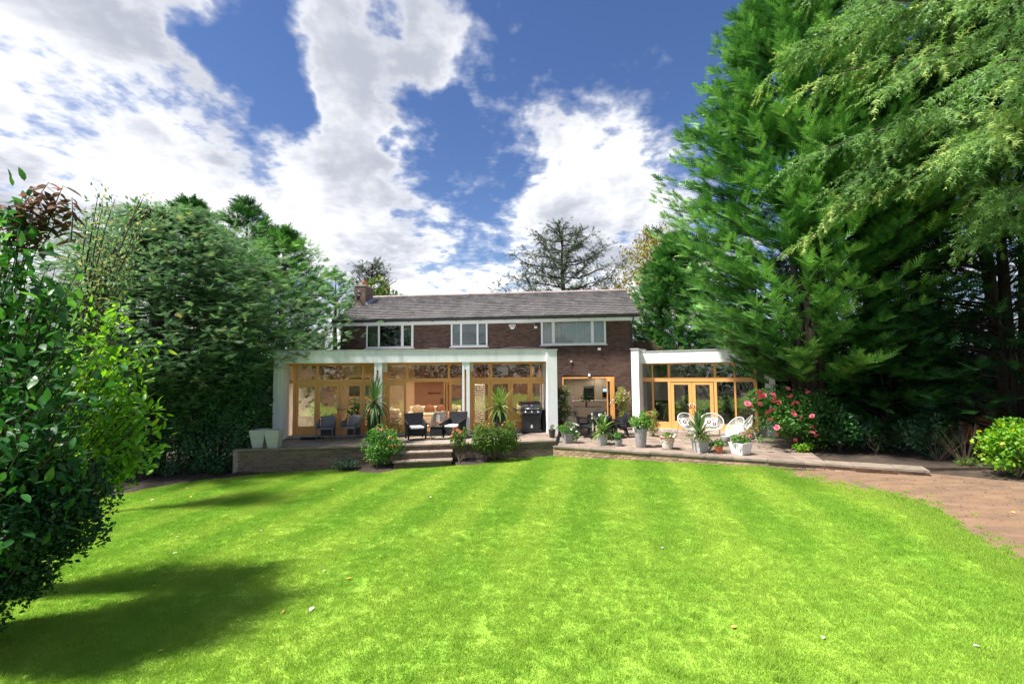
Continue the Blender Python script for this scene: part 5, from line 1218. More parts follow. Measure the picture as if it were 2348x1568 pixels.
# -- three cordylines and a yucca
t = thing('cordyline', 'tall spiky cordyline palm in a high black square pot before the first post', 'potted palm', Pl(858, 1015), rad(10)); square_pot(t, .36, .46, .95, 'black_gloss'); MB().tube([(0, 0, .88), (.02, 0, 1.15), (0, 0, 1.42)], [.05, .042, .05], 8).build('trunk', 'twig', t, True); spiky(t, (0, 0, 1.34), 66, 1.0, 'cordy_dark', lo=-35)
t = thing('cordyline', 'yellow-green spiky cordyline in a black pot left of the barbecue', 'potted palm', Pl(1146, 998), 0); round_pot(t, .20, .25, .85, 'black_gloss'); MB().tube([(0, 0, .80), (.01, 0, 1.12)], [.05, .045], 8).build('trunk', 'twig', t, True); spiky(t, (0, 0, 1.05), 56, .88, 'cordy', lo=-25)
t = thing('cordyline', 'upright spiky cordyline with trailing plants in a pale pot before the ring chairs', 'potted palm', Pr(1606, 1036), rad(20)); square_pot(t, .30, .42, .42, 'pale_pot'); spiky(t, (0, 0, .46), 44, .95, 'cordy_dark', lo=5, hi=88)
foliage(t, [leaf_ball(420, (0, -.03, .46), (.36, .32, .14), .06)], 'trail_pale', 'trailing_foliage'); foliage(t, [leaf_ball(260, (.27, -.12, .26), (.12, .12, .22), .05)], 'rose_leaf', 'trailing_foliage')
for k in range(7): flower(t, 'petal_white', (rnd.uniform(-.36, -.15), rnd.uniform(-.3, 0), rnd.uniform(.40, .56)), .07)
t = thing('yucca', 'spiky striped yucca in a grey faceted pot before the dining table', 'potted plant', Pr(1382, 1019), 0); MB().lathe([(.16, 0), (.21, .38), (.185, .38), (.185, .33)], 6).build('pot', 'pale_pot', t, bev=.006); MB().lathe([(.18, .33), (.18, .345)], 6).build('soil', 'bark_soil', t); spiky(t, (0, 0, .40), 50, .66, 'cordy', w=.04, lo=-8)
foliage(t, [leaf_ball(160, (-.02, -.06, .42), (.2, .18, .1), .06)], 'trail_pale', 'trailing_foliage')
# -- flower pots
def blooms(t, ms, n, c, r, size):
    for i in range(n):
        d = Vector((rnd.gauss(0, 1), rnd.gauss(-.6, 1), rnd.gauss(.5, 1))).normalized(); flower(t, ms[i % len(ms)], (c[0] + d.x * r[0] * 1.05, c[1] + min(d.y, .1) * r[1] * 1.2 - .02, c[2] + d.z * r[2]), size * rnd.uniform(.8, 1.4))
t = thing('flower_pot', 'small dark plastic pot with a wilted seedling beside the white pillar', 'flower pot', Pl(1266, 1003)); round_pot(t, .09, .125, .30, 'dark_pot', .008); foliage(t, [leaf_ball(60, (0, 0, .36), (.1, .1, .1), .06)], 'shrub_mid'); stems(t, [(.05, 0, .42), (-.04, .02, .40)], .005, base=(0, 0, .26))
t = thing('flower_pot', 'square grey pot spilling white and pink flowers at the corner of the lower terrace', 'flower pot', Pr(1302, 1015), rad(18)); square_pot(t, .30, .36, .36, 'grey_pot'); foliage(t, [leaf_ball(700, (0, 0, .52), (.36, .34, .24), .06), leaf_ball(350, (.24, -.12, .32), (.18, .18, .28), .06)], 'rose_leaf'); blooms(t, ['petal_white'], 20, (.18, -.08, .42), (.24, .24, .3), .07); blooms(t, ['petal_magenta', 'petal_white'], 5, (.05, 0, .62), (.25, .2, .14), .08)
t = thing('flower_pot', 'small round grey pot with a fluffy green plant beside the yucca', 'flower pot', Pr(1418, 1022)); round_pot(t, .10, .145, .22, 'grey_pot'); foliage(t, [leaf_ball(500, (0, 0, .33), (.2, .2, .17), .045)], 'rose_leaf')
t = thing('flower_pot', 'tall grey cylinder planter with leafy plant and red bloom', 'planter', Pr(1470, 1025)); round_pot(t, .16, .21, .64, 'grey_pot', n=28); foliage(t, [leaf_ball(1500, (0, 0, .92), (.40, .36, .36), .07)], 'rose_leaf'); blooms(t, ['petal_magenta', 'petal_red'], 4, (.26, -.05, 1.08), (.08, .1, .1), .09); blooms(t, ['petal_pink'], 4, (-.25, 0, .95), (.2, .2, .25), .05)
t = thing('shrub', 'pale variegated shrub between the tall grey planter and the wing', 'shrub', Pr(1496, 1000)); foliage(t, [leaf_ball(1100, (0, 0, .55), (.36, .34, .52), .07)], 'trail_pale'); stems(t, [(.1, 0, .6), (-.1, .05, .7), (0, -.1, .5)], .012)
t = thing('flower_pot', 'white garlanded urn with white and purple pansies', 'flower pot', Pr(1531, 1029)); MB().lathe([(.15, 0), (.165, .05), (.2, .24), (.225, .36), (.255, .37), (.26, .41), (.23, .42), (.225, .38)], 26).build('pot', 'urn_white', t, True)
MB().lathe([(.235, .365), (.262, .375), (.266, .405), (.262, .412)], 26).build('rim_band', 'terracotta', t, True); MB().lathe([(.22, .38), (.22, .39)], 20).build('soil', 'bark_soil', t)
for k in range(5):
    a0 = k * 1.2566; MB().tube([((.22 - .035 * s_ * (1 - s_) * 2) * math.cos(a0 + s_ * 1.2566), (.22 - .035 * s_ * (1 - s_) * 2) * math.sin(a0 + s_ * 1.2566), .32 - .36 * s_ * (1 - s_)) for s_ in (0, .25, .5, .75, 1)], .014, 6).build('garland', 'urn_white', t, True)
foliage(t, [leaf_ball(500, (0, 0, .47), (.34, .32, .14), .05)], 'rose_leaf'); blooms(t, ['petal_white', 'petal_pale', 'petal_white', 'petal_magenta'], 22, (0, 0, .48), (.32, .30, .15), .065)
t = thing('flower_pot', 'small terracotta pot with a green seedling near the white square pot', 'flower pot', Pr(1648, 1039)); round_pot(t, .095, .125, .23, 'terracotta', .008); foliage(t, [leaf_ball(170, (0, 0, .33), (.17, .16, .15), .08)], 'rose_leaf'); stems(t, [(.08, 0, .4), (-.06, .02, .4)], .006, base=(0, 0, .2))
t = thing('flower_pot', 'white square tapered pot with red-tinged begonias at the terrace edge', 'flower pot', Pr(1699, 1041), rad(28)); square_pot(t, .36, .50, .36, 'white_pot'); foliage(t, [leaf_ball(480, (0, 0, .46), (.30, .28, .18), .07)], 'rose_leaf'); blooms(t, ['petal_pink', 'petal_orange'], 16, (.02, 0, .54), (.27, .24, .12), .05); blooms(t, ['petal_white'], 5, (-.26, -.1, .36), (.06, .06, .12), .06)
t = thing('flower_pot', 'terracotta pot with bright green fern behind the side-on ring chair', 'flower pot', Pr(1683, 991)); round_pot(t, .13, .18, .26, 'terracotta', .01); foliage(t, [leaf_ball(900, (0, 0, .46), (.42, .36, .24), .08)], 'gold_leaf')
t = thing('trailing_plant', 'tall plant with pale pink flowers left of the folding kitchen doors', 'plant', Pr(1296, 985)); round_pot(t, .14, .18, .3, 'dark_pot'); MB().tube([(0, 0, .25), (0, .02, 1.75)], .02, 6).build('stem', 'twig', t)
foliage(t, [leaf_ball(900, (-.05, 0, 1.55), (.36, .28, .40), .065), leaf_ball(1000, (0, 0, .95), (.38, .28, .7), .06)], 'rose_leaf'); blooms(t, ['petal_pale', 'petal_white', 'petal_pale'], 80, (.04, -.06, 1.05), (.36, .30, .75), .085)
t = thing('trailing_plant', 'tall yellowing plant with small pink flowers right of the folding kitchen doors', 'plant', Pr(1427, 985)); round_pot(t, .14, .18, .3, 'dark_pot'); MB().tube([(0, 0, .25), (0, .02, 1.6)], .02, 6).build('stem', 'twig', t)
foliage(t, [leaf_ball(1300, (0, 0, 1.45), (.42, .34, .42), .075), leaf_ball(800, (0, 0, .85), (.32, .26, .6), .065)], 'trail_pale'); blooms(t, ['petal_pale'], 34, (0, -.02, 1.2), (.38, .32, .55), .06)
# -- bed in front of the upper terrace
def gpos(px, py): p = on_ground(px, py); return (p.x, p.y, p.z)
def bush(name, label, cat, loc, parts, m, fl=None, tips=5, h=.6, w=.4, stem_m='twig', sr=.014):
    t = thing(name, label, cat, loc); foliage(t, parts, m); stems(t, [(rnd.uniform(-w, w), rnd.uniform(-w, w), h * rnd.uniform(.6, 1)) for _ in range(tips)], sr, stem_m)
    return t
def bedpos(px, off):
    q = on_z(px, 1031 - 21 * (px - 535) / 737, ZT); return (q.x, q.y - off, gz(q.x) + .07)
b0_ = bedpos(884, .42)
t = bush('rose_bush', 'bushy green rose with red flowers left of the garden steps', 'rose bush', b0_, [leaf_ball(3400, (0, 0, .74), (.66, .55, .66), .07, lumps=24)], 'rose_leaf', h=.9)
for q in ((.42, -.3, 1.0), (.5, -.25, .93), (.46, -.3, .72), (.52, -.22, .70), (-.1, -.2, 1.28), (.02, -.25, 1.24), (.36, -.35, .70)): flower(t, 'petal_pink' if q[2] > 1.2 else 'petal_red', q, rnd.uniform(.09, .13))
flower(t, 'petal_yellow', (.34, -.4, 1.02), .12)
t = bush('flowering_shrub', 'thin shrub with dusky orange seed heads behind the rose at the tall black pot', 'shrub', Pl(907, 1012), [leaf_ball(260, (0, 0, .55), (.32, .26, .34), .06)], 'shrub_mid', h=.9); blooms(t, ['petal_orange', 'petal_pale'], 20, (-.05, -.05, .82), (.22, .15, .16), .06)
t = bush('low_shrub', 'low blue-grey shrub in the bed below the terrace wall', 'shrub', bedpos(800, .40), [leaf_ball(1500, (0, 0, .17), (.48, .34, .22), .05, lumps=20)], 'blue_shrub', h=.3)
t = bush('rose_bush', 'spindly rose with orange-red blooms right of the garden steps', 'rose bush', bedpos(1056, .40), [leaf_ball(800, (0, 0, .82), (.42, .34, .42), .07)], 'shrub_mid', h=1.1, w=.28, tips=7); blooms(t, ['petal_orange', 'petal_red'], 9, (-.08, -.1, 1.02), (.26, .15, .16), .09)
t = bush('rose_bush', 'large mixed green and orange-tinged rose bush before the second cordyline', 'rose bush', bedpos(1133, .42), [leaf_ball(2600, (-.2, 0, .74), (.68, .46, .60), .07, lumps=24), leaf_ball(2000, (.36, .05, .76), (.52, .42, .64), .07)], 'shrub_mid', h=1.0, w=.5, tips=9); blooms(t, ['petal_orange'], 14, (-.1, -.1, 1.1), (.5, .25, .2), .06)
t = bush('low_shrub', 'small fern tuft among bark at the ivy corner', 'fern', gpos(492, 1092), [leaf_ball(260, (0, 0, .14), (.42, .3, .16), .10, t=FROND)], 'fern', h=.25)
# -- shrubs at the right of the lower terrace
p = Pr(1818, 1028)
t = thing('rose_bush', 'big rose bush with pink flowers beside the right wing', 'rose bush', p); foliage(t, [leaf_ball(7500, (.15, 0, .98), (1.5, 1.0, 1.05), .095, lumps=50), leaf_ball(2400, (-.6, .0, 1.5), (.85, .6, .55), .09)], 'rose_leaf'); stems(t, [(rnd.uniform(-.8, .8), rnd.uniform(-.5, .5), rnd.uniform(.8, 1.7)) for _ in range(14)], .02)
for px, py in ((1714, 926), (1722, 931), (1741, 914), (1747, 909), (1776, 917), (1782, 921), (1821, 925), (1768, 942), (1762, 946), (1820, 950), (1861, 979), (1741, 900)):
    q = at(px, py, p[1] - .9) - Vector(p); flower(t, 'petal_pink', q, .23); flower(t, 'petal_pink', q + Vector((rnd.uniform(-.1, .1), -.02, rnd.uniform(-.1, .1))), .14)
blooms(t, ['petal_pink'], 22, (-.2, -.15, 1.15), (1.25, .95, .85), .15)
foliage(t, [leaf_ball(260, (-.1, -.75, .14), (.4, .2, .14), .09)], 'gold_leaf', 'low_growth')
t = bush('shrub', 'dull green loose shrub under the conifers next to the rose bush', 'shrub', Pr(1925, 1035), [leaf_ball(1600, (0, 0, .7), (.8, .6, .6), .10, lumps=20)], 'laurel_dark', h=1.0)
t = bush('shrub', 'dark feathery undergrowth shrub before the orange fence', 'shrub', gpos(2150, 1062), [leaf_ball(1400, (0, .3, .75), (.95, .6, .6), .13, t=FROND_S, lumps=26)], 'leyland_dark', h=1.1, w=.7, tips=16, sr=.008)
t = bush('shrub', 'bare twiggy shrub between the fence and the golden bush', 'shrub', gpos(2215, 1072), [leaf_ball(160, (0, 0, .15), (.4, .3, .12), .12, t=FROND_S)], 'shrub_mid', h=1.2, w=.6, tips=24, sr=.006)
t = bush('golden_bush', 'golden yellow-green leafy bush at the far right edge', 'shrub', gpos(2335, 1098), [leaf_ball(3600, (.25, 0, .78), (.95, .75, .72), .10, lumps=36)], 'gold_leaf', h=1.1, w=.6)
t = bush('shrub', 'low dark conifer skirt beside the narrow end of the terrace', 'shrub', Pr(2010, 1040), [leaf_ball(900, (0, .2, .55), (.9, .6, .55), .15, t=FROND_S, lumps=20)], 'leyland_dark', h=.8)

# ================================================================== fence behind the conifers
f0, f1 = Vector((10.2, 18.6, .3)), Vector((17.0, 15.6, .3)); fd = (f1 - f0); fl_ = fd.length; fd.normalize(); fy = math.atan2(fd.y, fd.x)
t = thing('garden_fence', 'orange-brown board fence with concrete posts behind the right-hand conifers', 'fence', f0, fy)
x = 0
while x < fl_:
    w_ = .105; MB().box(x, x + w_ - .006, -.01 + rnd.uniform(0, .006), .012, 0, 1.75 + rnd.uniform(-.01, .01)).build('board', 'fence_wood', t); x += w_
for z in (.35, 1.05, 1.6): MB().box(0, fl_, -.055, -.011, z, z + .06).build('rail', 'fence_wood', t)
for k in range(5): MB().box(k * 1.83 - .05, k * 1.83 + .05, -.11, -.056, -.3, 1.9).build('post', 'concrete', t)

# ================================================================== trees
def frames(D):
    up = np.array([0, 0, 1.0]); lat = norm(np.cross(D, up) + 1e-6); return lat
def conifer(name, label, base, H_, prof, nb, spl, m, k=6, mm=3, t0=.06, rise=.35, stems_=1, trunk_r=.22, tmpl=None, group=None, az_bias=None, limbs=60, tone0=.12, curve=-.08, upsp=.25, smin=.42, cat='tree', lean=(0, 0), ysc=1.0, layers=0):
    """a tapered trunk, limbs, and a crown of feathery sprays carried on every limb"""
    t_ = thing(name, label, cat, base, 0, group); H_ = float(H_)
    z = t0 + (1 - t0) * rng.random(nb) ** .9; az = rng.uniform(0, 2 * np.pi, nb)
    if layers: z = np.clip((np.floor(z * layers) + .5 + rng.normal(0, .16, nb)) / layers, t0, 1)
    if az_bias: n2 = int(nb * az_bias[2]); az[:n2] = rng.normal(az_bias[0], az_bias[1], n2)
    lump = 1 + .10 * np.sin(3 * az + 11 * z) + .07 * np.sin(5 * az - 23 * z)
    r = np.array([prof(a * H_) for a in z]) * lump * (.72 + .36 * rng.random(nb))
    tip = np.c_[r * np.cos(az) + lean[0] * z, r * np.sin(az) + lean[1] * z, z * H_]
    root = np.c_[.08 * r * np.cos(az) + lean[0] * z, .08 * r * np.sin(az) + lean[1] * z, np.maximum(z * H_ - rise * r, .15)]
    tip[:, 1] *= ysc; root[:, 1] *= ysc
    s = np.clip(np.linspace(smin, 1, k)[None] + rng.normal(0, .04, (nb, k)), .2, 1.02)
    pos = root[:, None] + (tip - root)[:, None] * s[..., None]; pos[..., 2] += curve * r[:, None] * np.sin(np.pi * s) * -1
    bd = norm(tip - root); lat = frames(bd)
    a = np.repeat(pos[:, :, None], mm, 2); sh = (nb, k, mm, 1)
    D = bd[:, None, None] * .9 + lat[:, None, None] * rng.uniform(-1.0, 1.0, sh) + np.array([0, 0, 1.0]) * rng.normal(upsp, .28, sh)
    U = np.array([0, 0, 1.0]) + rng.normal(0, .35, (nb, k, mm, 3)) + bd[:, None, None] * .3
    S = spl * rng.uniform(.6, 1.25, (nb, k, mm)) * (1.2 - .5 * s[..., None]) 
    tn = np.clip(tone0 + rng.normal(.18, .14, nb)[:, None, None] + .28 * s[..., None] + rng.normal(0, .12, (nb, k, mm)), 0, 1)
    V, F_, T_ = scatter(tmpl or FROND, a.reshape(-1, 3), D.reshape(-1, 3), U.reshape(-1, 3), S.ravel(), tn.ravel())
    obj('crown', mesh_np('crown', V, F_, T_, m), t_)
    for i in range(stems_):
        ox, oy = (0, 0) if i == 0 else (rnd.uniform(-.8, .8), rnd.uniform(-.6, .6)); hh_ = H_ * (.95 if i == 0 else rnd.uniform(.6, .9)); tr = trunk_r * (1 if i == 0 else .6)
        MB().tube([(ox * .4, oy * .4, -.3), (ox * .6 + .05, oy * .6, hh_ * .3), (ox + lean[0] * .5, oy - .05 + lean[1] * .5, hh_ * .65), (ox * 1.2 + lean[0], oy + lean[1], hh_)], [tr, tr * .85, tr * .55, tr * .12], 8).build('trunk', 'bark', t_, True)
    lm = MB()
    for i in range(min(limbs, nb)):
        e = root[i] + (tip[i] - root[i]) * .8; md = (root[i] + e) / 2; md[2] += -curve * r[i] * .6; lm.tube([root[i], md, e], [.035, .025, .008], 4)
    if limbs: stuff(lm.build('limbs', 'bark', t_))
    return t_
tab = lambda zs, rs: (lambda z: float(np.interp(z, zs, rs)))
# right: the great cypress, its darker neighbours, and the deodar reaching across from the edge
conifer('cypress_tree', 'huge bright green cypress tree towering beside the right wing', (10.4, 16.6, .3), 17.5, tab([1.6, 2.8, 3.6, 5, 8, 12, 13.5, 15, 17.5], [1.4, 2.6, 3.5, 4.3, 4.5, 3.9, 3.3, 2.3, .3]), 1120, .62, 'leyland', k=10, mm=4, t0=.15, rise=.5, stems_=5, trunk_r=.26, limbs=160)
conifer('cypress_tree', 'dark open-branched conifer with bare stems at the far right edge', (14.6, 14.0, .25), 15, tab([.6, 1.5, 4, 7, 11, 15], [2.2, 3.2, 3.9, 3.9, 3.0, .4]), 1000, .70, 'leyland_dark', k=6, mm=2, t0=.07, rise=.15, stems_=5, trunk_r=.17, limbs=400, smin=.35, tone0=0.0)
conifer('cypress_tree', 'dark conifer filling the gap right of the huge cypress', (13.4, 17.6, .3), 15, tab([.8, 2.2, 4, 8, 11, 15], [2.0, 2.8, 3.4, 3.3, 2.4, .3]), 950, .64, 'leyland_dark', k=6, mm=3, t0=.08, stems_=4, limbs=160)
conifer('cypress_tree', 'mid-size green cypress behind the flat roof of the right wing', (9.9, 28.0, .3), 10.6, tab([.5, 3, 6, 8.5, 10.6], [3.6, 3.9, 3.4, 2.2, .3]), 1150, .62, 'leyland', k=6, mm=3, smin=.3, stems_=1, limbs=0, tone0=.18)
conifer('young_cypress', 'low spreading young cypress between the rose bush and the orange fence', (12.4, 15.7, .34), 4.6, tab([.4, 1.2, 2.4, 3.6, 4.6], [1.3, 1.9, 2.0, 1.4, .4]), 230, .60, 'leyland', k=8, mm=3, t0=.12, rise=.2, stems_=2, trunk_r=.07, limbs=30, tone0=.0)
t = thing('boundary_hedge', 'dark boundary hedge closing the gap behind the orange fence', 'hedge', (14.2, 19.4, .2), rad(-22))
foliage(t, [leaf_ball(1900, (x_, rnd.uniform(-.3, .3), 2.3), (2.2, 1.1, 2.5), .42, t=FROND_S, lumps=22) for x_ in (-4.2, -1.6, 1.2, 3.8)], 'leyland_dark')
for x_ in (-4.2, -2.6, -.8, 1.0, 2.8, 4.4): MB().tube([(x_, 0, -.3), (x_ + .1, .05, 2), (x_, 0, 3.8)], [.09, .07, .03], 6).build('stem', 'bark', t)
# left: cypress row behind the spreading tree
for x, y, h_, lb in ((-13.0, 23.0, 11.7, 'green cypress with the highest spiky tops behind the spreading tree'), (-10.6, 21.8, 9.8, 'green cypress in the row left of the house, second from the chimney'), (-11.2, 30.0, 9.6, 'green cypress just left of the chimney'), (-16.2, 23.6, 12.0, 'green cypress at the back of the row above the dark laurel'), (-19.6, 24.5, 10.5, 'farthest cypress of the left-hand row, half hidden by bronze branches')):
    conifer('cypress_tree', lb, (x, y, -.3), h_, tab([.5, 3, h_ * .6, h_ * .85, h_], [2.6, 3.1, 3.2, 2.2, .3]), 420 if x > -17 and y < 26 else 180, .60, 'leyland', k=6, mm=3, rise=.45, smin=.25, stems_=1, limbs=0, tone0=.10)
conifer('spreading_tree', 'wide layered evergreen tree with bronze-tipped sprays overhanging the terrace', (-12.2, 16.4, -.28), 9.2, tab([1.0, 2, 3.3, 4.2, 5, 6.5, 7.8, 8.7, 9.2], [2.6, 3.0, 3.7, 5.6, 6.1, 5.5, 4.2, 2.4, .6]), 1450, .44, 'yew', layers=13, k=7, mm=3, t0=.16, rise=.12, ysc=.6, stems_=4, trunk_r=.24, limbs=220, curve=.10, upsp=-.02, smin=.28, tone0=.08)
# deodar: limbs with hanging sprays
def deodar(base, H_, label):
    t_ = thing('deodar_cedar', label, 'tree', base)
    MB().tube([(0, 0, -.3), (.05, 0, H_ * .4), (-.05, .1, H_ * .75), (0, 0, H_)], [.32, .26, .15, .03], 9).build('trunk', 'bark', t_, True)
    P_, D_, U_, S_, T_ = [], [], [], [], []; lm = MB()
    NL = 50
    for i in range(NL):
        f = i / NL; z = 6.5 + (H_ - 7.3) * f + rnd.uniform(-.5, .5); az = math.pi + rnd.gauss(.15, .6) if i % 5 else rnd.uniform(0, 6.28); L_ = (rnd.uniform(4.2, 8.8) * (1 - .4 * f)) * (.7 if z < 7 else 1); tone = rnd.uniform(-.1, .3); ri = rnd.uniform(.02, .42); dr = ri * rnd.uniform(.8, 1.3) + rnd.uniform(.05, .22); ph = rnd.uniform(0, 6); wv_ = rnd.uniform(.15, .6)
        d = np.array([math.cos(az), math.sin(az), 0]); lt = np.array([-d[1], d[0], 0])
        pt = lambda s: d * L_ * s + lt * math.sin(s * 3 + ph) * wv_ + np.array([0, 0, z + L_ * (ri * s - dr * s * s) + .12 * math.sin(s * 9 + ph)])
        lm.tube([pt(s) for s in (0, .3, .6, .85, 1)], [.07, .055, .035, .02, .008], 5)
        for j in range(31):
            s = .16 + .84 * (j + rnd.random()) / 31; sd_ = 1 if j % 2 else -1; l2 = (1.35 - .75 * s) * rnd.uniform(.35, 1.35); o_ = pt(s); bd = norm(np.array(d * rnd.uniform(.3, 1.1) + lt * sd_ * rnd.uniform(.3, 1.1) + [0, 0, rnd.uniform(-.5, .35)]))
            for q in range(8):
                w_ = (q + rnd.random()) / 8; p_ = o_ + bd * l2 * w_ + np.array([0, 0, -.28 * l2 * w_ * w_])
                P_.append(p_); D_.append(bd * .75 + rng.normal(0, .35, 3) + np.array([0, 0, -.55 - .6 * w_ * rnd.random()])); U_.append(np.array([0, 0, 1.0]) + rng.normal(0, .3, 3)); S_.append(rnd.uniform(.26, .78)); T_.append(min(1, max(0, tone + .32 * w_ + rnd.gauss(.12, .1))))
    V, F_, Tt = scatter(NEEDLE, np.array(P_), np.array(D_), np.array(U_), np.array(S_), np.array(T_)); obj('crown', mesh_np('crown', V, F_, Tt, 'deodar'), t_); stuff(lm.build('limbs', 'bark', t_)); return t_
deodar((14.0, 11.6, .25), 16.5, 'pale yellow-green deodar cedar with drooping sprays at the top right')
# behind the roof
def open_cedar(base, H_, R_, label, m='cedar_far', n=58):
    t_ = thing('cedar_tree', label, 'tree', base); MB().tube([(0, 0, -.3), (.1, 0, H_ * .5), (-.1, 0, H_ * .8), (.1, 0, H_)], [.35, .26, .13, .02], 8).build('trunk', 'bark', t_, True)
    P_, D_, S_ = [], [], []; lm = MB()
    for i in range(n):
        f = (i + rnd.random()) / n; z = H_ * (.30 + .68 * f); az = i * 2.4; L_ = R_ * (1 - f) ** .62 * rnd.uniform(.75, 1.15) + .5; d = np.array([math.cos(az), math.sin(az), 0]); ri = rnd.uniform(.15, .6)
        pt = lambda s: d * L_ * s + np.array([0, 0, z + L_ * ri * s * s + .15 * math.sin(7 * s + i)])
        lm.tube([pt(s) for s in (0, .35, .7, 1)], [.075, .055, .035, .012], 4)
        for j in range(int(9 + 7 * L_)):
            s = .2 + .8 * rnd.random(); o_ = pt(s); bd = norm(d * .7 + rng.normal(0, .7, 3) * [1, 1, .35] + [0, 0, .25]); l2 = rnd.uniform(.3, .95); lm.tube([o_, o_ + bd * l2], [.018, .006], 3)
            for q in range(4): P_.append(o_ + bd * l2 * (q + 1) / 3.5 + rng.normal(0, .05, 3)); D_.append(bd + rng.normal(0, .5, 3)); S_.append(rnd.uniform(.25, .48))
    n_ = len(P_); V, F_, Tt = scatter(FROND_S, np.array(P_), np.array(D_), np.tile([0, 0, 1.0], (n_, 1)) + rng.normal(0, .3, (n_, 3)), np.array(S_), rng.uniform(0, .8, n_)); obj('crown', mesh_np('crown', V, F_, Tt, m), t_); stuff(lm.build('limbs', 'bark', t_)); return t_
q = at(1292, 700, 42); open_cedar((q.x, q.y, 0), 15.9, 7.2, 'dark open-branched cedar tree behind the middle of the roof')
q = at(852, 640, 38); t = open_cedar((q.x, q.y, 0), 11.8, 2.0, 'slender dark tree rising behind the chimney', 'cedar_far', 46)
q = at(868, 690, 36); t = thing('round_tree', 'small yellow-green rounded tree behind the chimney', 'tree', (q.x, q.y, 0)); obj('crown', (lambda r: mesh_np('crown', *r, 'shrub_mid'))(leaf_ball(2600, (0, 0, 7.6), (1.7, 1.6, 2.6), .28, lumps=26)), t); MB().tube([(0, 0, -.3), (.1, 0, 5), (0, 0, 8)], [.2, .14, .05], 7).build('trunk', 'bark', t, True)
def birch(base, H_, R_, label):
    t_ = thing('birch_tree', label, 'tree', base); lm = MB(); P_, D_, S_ = [], [], []
    MB().tube([(0, 0, -.3), (.15, 0, H_ * .5), (-.1, 0, H_)], [.25, .17, .02], 7).build('trunk', 'twig', t_, True)
    for i in range(60):
        f = .35 + .62 * (i + rnd.random()) / 60; az = i * 2.4; L_ = R_ * (1.15 - f) * rnd.uniform(.9, 1.6); d = np.array([math.cos(az), math.sin(az), 0]); b = np.array([0, 0, H_ * f]); e = b + d * L_ + [0, 0, L_ * .8]; lm.tube([b, (b + e) / 2 + [0, 0, .2], e], [.05, .03, .01], 4)
        for j in range(75): s = .35 + .7 * rnd.random(); P_.append(b + (e - b) * s + rng.normal(0, .26, 3) + [0, 0, -.5 * rnd.random()]); D_.append([rnd.gauss(0, .5), rnd.gauss(0, .5), -1]); S_.append(rnd.uniform(.14, .26))
    n_ = len(P_); V, F_, Tt = scatter(ROUND, np.array(P_), np.array(D_), rdir(n_), np.array(S_), rng.uniform(0, .9, n_)); obj('crown', mesh_np('crown', V, F_, Tt, 'birch'), t_); stuff(lm.build('limbs', 'twig', t_))
q = at(1505, 640, 36); birch((q.x, q.y, 0), 13.6, 4.6, 'yellowing birch tree showing above the cypresses by the roof end')
# far hedgerow closing the horizon
parts = []
for i in range(46):
    a = -1.25 + 2.5 * i / 45
    if -.34 < a < .24: continue
    d_ = 52 + rnd.uniform(-4, 6); parts.append(leaf_ball(330, (math.sin(a) * d_, math.cos(a) * d_, 2.6), (3.2, 2.2, 3.2 + rnd.random()), .55, lumps=12))
for i in range(40):
    a = 1.35 + 3.6 * i / 39; d_ = 24 + rnd.uniform(-3, 4); parts.append(leaf_ball(260, (math.sin(a) * d_, math.cos(a) * d_, 1.9 + rnd.random()), (2.6, 2.2, 2.4 + rnd.random()), .5, lumps=12))
V, F_, Tt = join_np(parts); o = stuff(obj('treeline', mesh_np('treeline', V, F_, Tt, 'leyland_dark'))); o['label'] = 'distant belt of dark trees beyond the garden'; o['category'] = 'trees'

# ---- ivy-clad hedge at the end of the left extension
hl0, hl1 = on_ground(405, 1085), Vector((-8.9, 17.4, 0))
t = thing('ivy_hedge', 'tall dark glossy ivy hedge between the laurel and the white end wall', 'hedge', (-10.0, 16.2, -.30), rad(12))
parts = []; nI = 22000
u = rng.uniform(-3.4, 1.2, nI); hgt = 3.9 + .35 * np.sin(u * 3) + .2 * np.sin(u * 7.3); z = (.03 + .97 * rng.random(nI) ** .85) * hgt; bulge = .16 * np.sin(u * 4 + z * 3) + .12 * np.sin(u * 9 - z * 5)
dep = -.55 - bulge + np.abs(rng.normal(0, .28, nI))
parts.append(scatter(ROUND, np.c_[u, dep, z], norm(rdir(nI) * .8 + [0, -.5, -.35]), norm(rdir(nI) * .6 + [0, -1, .5]), rng.uniform(.06, .12, nI), np.clip(rng.normal(.35, .25, nI), 0, 1)))
nE = 4500; sgn = rng.choice([-1, 1], nE); zz = rng.uniform(.2, 3.8, nE); parts.append(scatter(ROUND, np.c_[np.where(sgn > 0, 1.2, -3.4) + rng.normal(0, .12, nE), rng.uniform(-.5, 1.2, nE), zz], rdir(nE) + [0, 0, -.3], rdir(nE), rng.uniform(.06, .12, nE), np.clip(rng.normal(.35, .25, nE), 0, 1)))
foliage(t, parts, 'ivy'); stems(t, [(x_, rnd.uniform(-.2, .3), rnd.uniform(2.5, 3.6)) for x_ in (-1.6, -1, -.5, 0, .4, .9)], .06, 'bark', (0, .1, -.1), 'stem', 6)
for x_ in (-1.7, -1.2, -.6, -.1, .5): MB().tube([(x_, .1, -.15), (x_ + .08, .0, .9), (x_ + rnd.uniform(-.2, .2), -.1, 2.2)], [.05, .04, .02], 6).build('stem', 'bark', t)
for px, py, lb in ((330, 1100, 'dry brown grass clump at the foot of the bright laurel'), (455, 1070, 'leafy sapling at the foot of the ivy hedge')):
    t = bush('undergrowth', lb, 'shrub', gpos(px, py), [leaf_ball(300, (0, 0, .3), (.3, .25, .35), .12, t=FROND_S if 'dry' in lb else ROUND)], 'dry_twig' if 'dry' in lb else 'laurel_dark', h=.7, tips=9)

